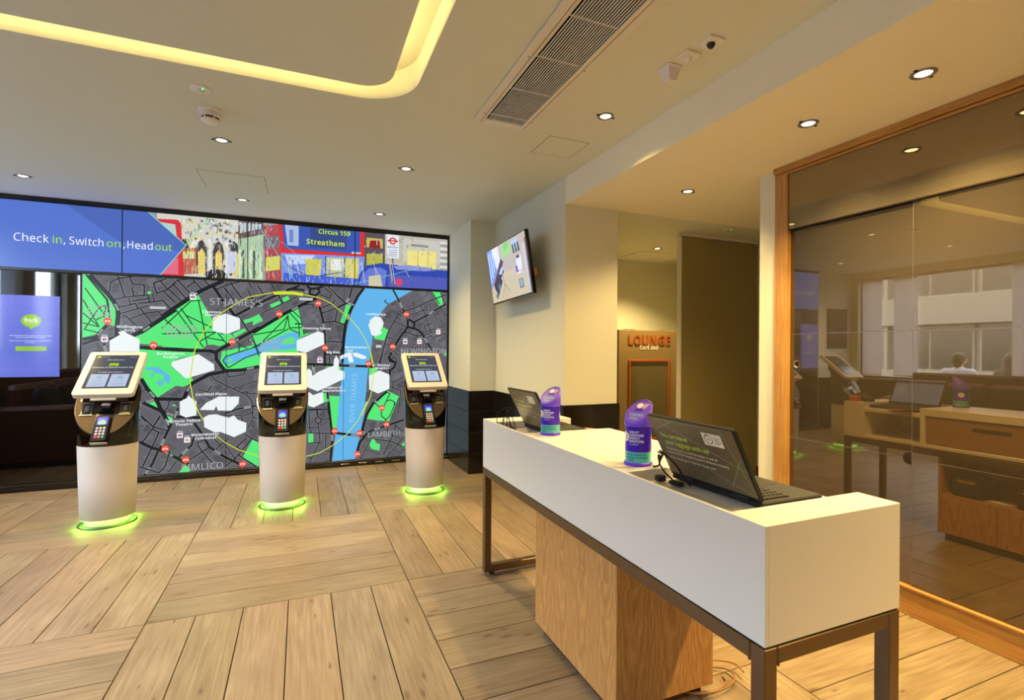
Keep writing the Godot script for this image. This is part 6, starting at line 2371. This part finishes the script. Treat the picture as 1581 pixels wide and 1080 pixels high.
	road(im, 26, [3042,333,3093,365,3110,381,3102,440,3031,425,3030,342])
	road(im, 26, [3102,440,3153,456,3204,506,3291,649,3325,691])
	road(im, 26, [3031,425,2944,544,2863,677,2815,776,2831,817,2905,842])
	road(im, 20, [3110,365,3237,293,3383,203,3488,139])
	road(im, 12, [2984,252,2918,287,2845,413,2797,513,2758,661,2719,842])
	road(im, 10, [2877,239,2926,287])
	road(im, 10, [2902,321,2951,344])
	road(im, 10, [2878,363,3018,426])
	road(im, 12, [2992,243,3126,196,3227,141,3348,85,3487,27])
	road(im, 10, [3076,282,3202,227,3262,216])
	road(im, 10, [3176,169,3228,251,3254,335,3307,478])
	road(im, 10, [3287,131,3305,206])
	road(im, 10, [3321,10,3409,143])
	road(im, 10, [3417,5,3479,140])
	road(im, 10, [3418,185,3489,286])
	road(im, 10, [3322,240,3375,323])
	road(im, 10, [3238,454,3229,404,3315,376])
	road(im, 10, [3195,489,3307,453,3472,406])
	road(im, 10, [3213,522,3324,478,3490,440])
	road(im, 10, [3247,556,3307,521,3351,580])
	road(im, 10, [3333,537,3490,492])
	road(im, 10, [3410,322,3481,415])
	road(im, 10, [3386,588,3491,535])
	road(im, 12, [2993,476,3162,540])
	road(im, 10, [3010,484,2994,559,2896,710])
	road(im, 10, [3128,515,3195,523])
	road(im, 10, [3204,565,3256,632,3248,683])
	road(im, 10, [2789,546,2871,570])
	road(im, 10, [2766,620,2863,652])
	road(im, 10, [2871,702,2921,751])
	road(im, 26, [1944,851,2130,855,2293,867,2595,880,2667,888])
	road(im, 24, [2126,698,2133,855,2154,934])
	road(im, 12, [2143,748,2285,748])
	road(im, 12, [2180,748,2180,856])
	road(im, 16, [2292,740,2293,856])
	road(im, 18, [2017,855,2024,954])
	road(im, 20, [2159,1157,2174,1408])
	road(im, 24, [2849,716,2820,784,2894,844,2880,889,2828,934,2828,987])
	road(im, 12, [2857,791,2886,776,2909,829])
	road(im, 12, [2746,709,2710,843])
	road(im, 12, [2828,919,2791,911])
	road(im, 10, [2829,1114,2956,1162,2928,1426])
	road(im, 10, [2866,1070,2866,1130])
	road(im, 10, [2970,1011,2866,1062,2829,1054])
	road(im, 24, [2800,1166,2705,1245,2619,1332,2577,1426])
	road(im, 8, [2800,1173,2830,1197,2743,1381])
	road(im, 8, [2793,1278,2837,1265,2882,1289,2882,1334])
	road(im, 10, [1960,1335,2166,1343])
	road(im, 10, [2053,1332,2053,1403])
	road(im, 10, [2934,1245,2861,1438])
	road(im, 26, [2171,1265,2191,1462,2207,1597,2212,1701,2194,1917])
	road(im, 26, [2212,1603,2360,1632,2521,1657])
	road(im, 30, [2652,1281,2571,1427,2531,1584,2562,1660,2501,1730,2471,1844])
	road(im, 24, [2531,1679,2613,1610,2769,1565,2993,1500])
	road(im, 12, [1961,1349,2161,1347])
	road(im, 10, [2056,1353,2066,1425])
	road(im, 12, [2066,1425,2099,1452,2090,1488,2066,1497,2035,1475,2037,1439,2066,1425])
	road(im, 10, [2099,1458,2181,1446])
	road(im, 10, [2066,1497,2086,1693,2020,1832,1983,1910])
	road(im, 10, [1962,1537,2076,1544])
	road(im, 10, [1953,1593,2202,1612])
	road(im, 10, [1963,1705,2086,1703])
	road(im, 10, [2144,1614,2145,1800,2203,1809])
	road(im, 10, [1954,1847,2001,1871])
	road(im, 10, [1981,1544,2000,1596])
	road(im, 10, [1970,1360,1981,1533])
	road(im, 10, [2663,1292,2736,1370,2737,1445,2790,1490,2832,1449,2895,1300])
	road(im, 10, [2779,1490,2801,1545])
	road(im, 12, [2811,1567,2801,1652])
	road(im, 12, [2886,1549,2962,1618])
	road(im, 12, [2897,1560,2865,1678,2761,1886])
	road(im, 12, [2665,1709,2855,1742,2995,1817])
	road(im, 12, [2995,1696,2792,1932])
	road(im, 10, [2855,1666,2962,1716])
	road(im, 10, [2573,1819,2729,1884])
	road(im, 10, [2604,1747,2512,1910])
	road(im, 10, [2888,1852,2835,1935])
	road(im, 10, [2995,1838,2920,1931])
	road(im, 10, [2624,1674,2624,1706])
	road(im, 10, [2492,1898,2523,1911])
func map_white(im: Image) -> void:
	fill(im, [216,618,297,561,279,539,321,523,358,553,451,603,452,724,216,725], M_WHITE)
	fill(im, [1067,374,1180,331,1304,375,1308,487,1189,541,1064,508], M_WHITE)
	fill(im, [714,819,942,745,1078,847,1082,907,836,989,715,865], M_WHITE)
	fill(im, [785,1216,844,1183,851,1168,864,1157,874,1176,928,1221,928,1358,839,1377,786,1347], M_WHITE)
	fill(im, [955,1304,1012,1236,1121,1176,1303,1181,1297,1253,1233,1323,1115,1318,1101,1270,1081,1313], M_WHITE)
	fill(im, [989,1385,1034,1357,1102,1355,1210,1395,1256,1371,1287,1417,1370,1456,1367,1545,1257,1596,1141,1536,1088,1538,997,1481], M_WHITE)
	fill(im, [1846,596,2060,492,2119,516,2124,635,1936,729,1847,705], M_WHITE)
	fill(im, [1941,932,1964,897,1997,925,2004,979,2064,933,2221,870,2224,805,2248,758,2276,805,2276,921,2300,918,2335,936,2335,1016,2058,1147,1946,1095], M_WHITE)
	fill(im, [1962,1159,1975,1152,2012,1188,2065,1168,2112,1155,2122,1270,2019,1320,1963,1300], M_WHITE)
	fill(im, [2289,762,2361,726,2403,722,2432,828,2383,838,2362,769,2293,802], M_WHITE)
	fill(im, [2414,729,2459,725,2558,762,2569,791,2523,798,2431,765], M_WHITE)
	fill(im, [2595,983,2711,925,2824,975,2825,1137,2698,1189,2600,1139], M_WHITE)
	fill(im, [2589,419,2605,354,2660,312,2724,322,2756,382,2748,424,2717,474,2741,489,2725,514,2661,540,2622,524], M_WHITE)
func map_marks(im: Image) -> void:
	stroke(im, [935,640,902,734,870,1013,897,1185,945,1327,986,1407], 9, M_LIME)
	stroke(im, [1096,1564,1180,1648,1297,1727,1488,1812], 9, M_LIME)
	stroke(im, [1945,1846,2087,1816,2222,1743,2360,1632,2479,1486,2580,1279], 9, M_LIME)
	stroke(im, [2527,1424,2618,1213,2646,991,2641,843,2615,725], 9, M_LIME)
	stroke(im, [903,729,943,620,989,518,1057,422,1125,341,1236,249,1377,155,1423,144,1613,95,1778,82,1901,101,2065,127,2186,181,2382,338,2387,344,2480,454,2559,582,2607,695,2631,841], 9, M_LIME)
	stroke(im, [1620,102,1702,94,1809,91,1905,103], 34, M_LIME)
	fill(im, [534,282,664,282,664,306,534,306], M_PALE)
	fill(im, [1870,136,2003,136,2003,164,1870,164], M_PALE)
	fill(im, [2669,635,2735,635,2735,669,2669,669], M_PALE)
	station(im, 176, 607, 0)
	station(im, 891, 175, 0)
	station(im, 788, 1550, 0)
	station(im, 849, 1599, 1)
	station(im, 2081, 812, 0)
	station(im, 3003, 597, 0)
	station(im, 3169, 595, 1)
	station(im, 3395, 477, 1)
	bike_pin(im, 199, 434)
	bike_pin(im, 563, 659)
	bike_pin(im, 1234, 616)
	bike_pin(im, 666, 1674)
	bike_pin(im, 838, 1794)
	bike_pin(im, 1338, 1876)
	bike_pin(im, 1674, 318)
	bike_pin(im, 2059, 188)
	bike_pin(im, 2131, 671)
	bike_pin(im, 3015, 275)
	bike_pin(im, 2859, 652)
	bike_pin(im, 2591, 847)
	bike_pin(im, 2742, 1351)
	bike_pin(im, 2238, 1586)
	bike_pin(im, 2497, 1626)
	bike_pin(im, 2795, 1542)
	bike_pin(im, 2474, 1858)
	words(im, "HYDE", 146, 307, 62, M_AREA, false)
	words(im, "PARK", 146, 377, 62, M_AREA, false)
	words(im, "GREEN", 789, 487, 75, M_AREA, false)
	words(im, "PARK", 789, 560, 75, M_AREA, false)
	words(im, "ST JAMES'S", 1278, 212, 75, M_AREA, false)
	words(im, "ST JAMES'S", 1601, 612, 65, M_AREA, false)
	words(im, "PARK", 1594, 685, 65, M_AREA, false)
	words(im, "PIMLICO", 985, 1873, 70, M_AREA, false)
	words(im, "LAMBETH", 2770, 1651, 65, M_AREA, false)
	words(im, "NEWINGTON", 3222, 704, 70, M_AREA, false)
	words(im, "Wellington", 370, 485, 32, M_WHITE, true)
	words(im, "Arch", 370, 519, 32, M_WHITE, true)
	words(im, "Clarence", 1056, 318, 32, M_WHITE, true)
	words(im, "House", 1056, 349, 32, M_WHITE, true)
	words(im, "Buckingham", 707, 740, 32, M_WHITE, true)
	words(im, "Palace", 708, 774, 32, M_WHITE, true)
	words(im, "Cardinal Place", 1056, 1149, 32, M_WHITE, true)
	words(im, "Victoria Palace", 822, 1407, 32, M_WHITE, true)
	words(im, "Theatre", 822, 1442, 32, M_WHITE, true)
	words(im, "Westminster", 1005, 1552, 32, M_WHITE, true)
	words(im, "Cathedral", 1006, 1589, 32, M_WHITE, true)
	words(im, "Downing Street", 2048, 463, 32, M_WHITE, true)
	words(im, "Big Ben", 2217, 722, 32, M_WHITE, true)
	words(im, "Palace of", 2226, 1109, 32, M_WHITE, true)
	words(im, "Westminster", 2226, 1143, 32, M_WHITE, true)
	words(im, "St Thomas'", 2736, 866, 32, M_WHITE, true)
	words(im, "Hospital", 2736, 899, 32, M_WHITE, true)
	words(im, "London Eye", 2672, 288, 32, M_WHITE, true)
	words(im, "Westminster", 2455, 665, 32, M_WHITE, true)
	words(im, "Pier", 2390, 703, 32, M_WHITE, true)
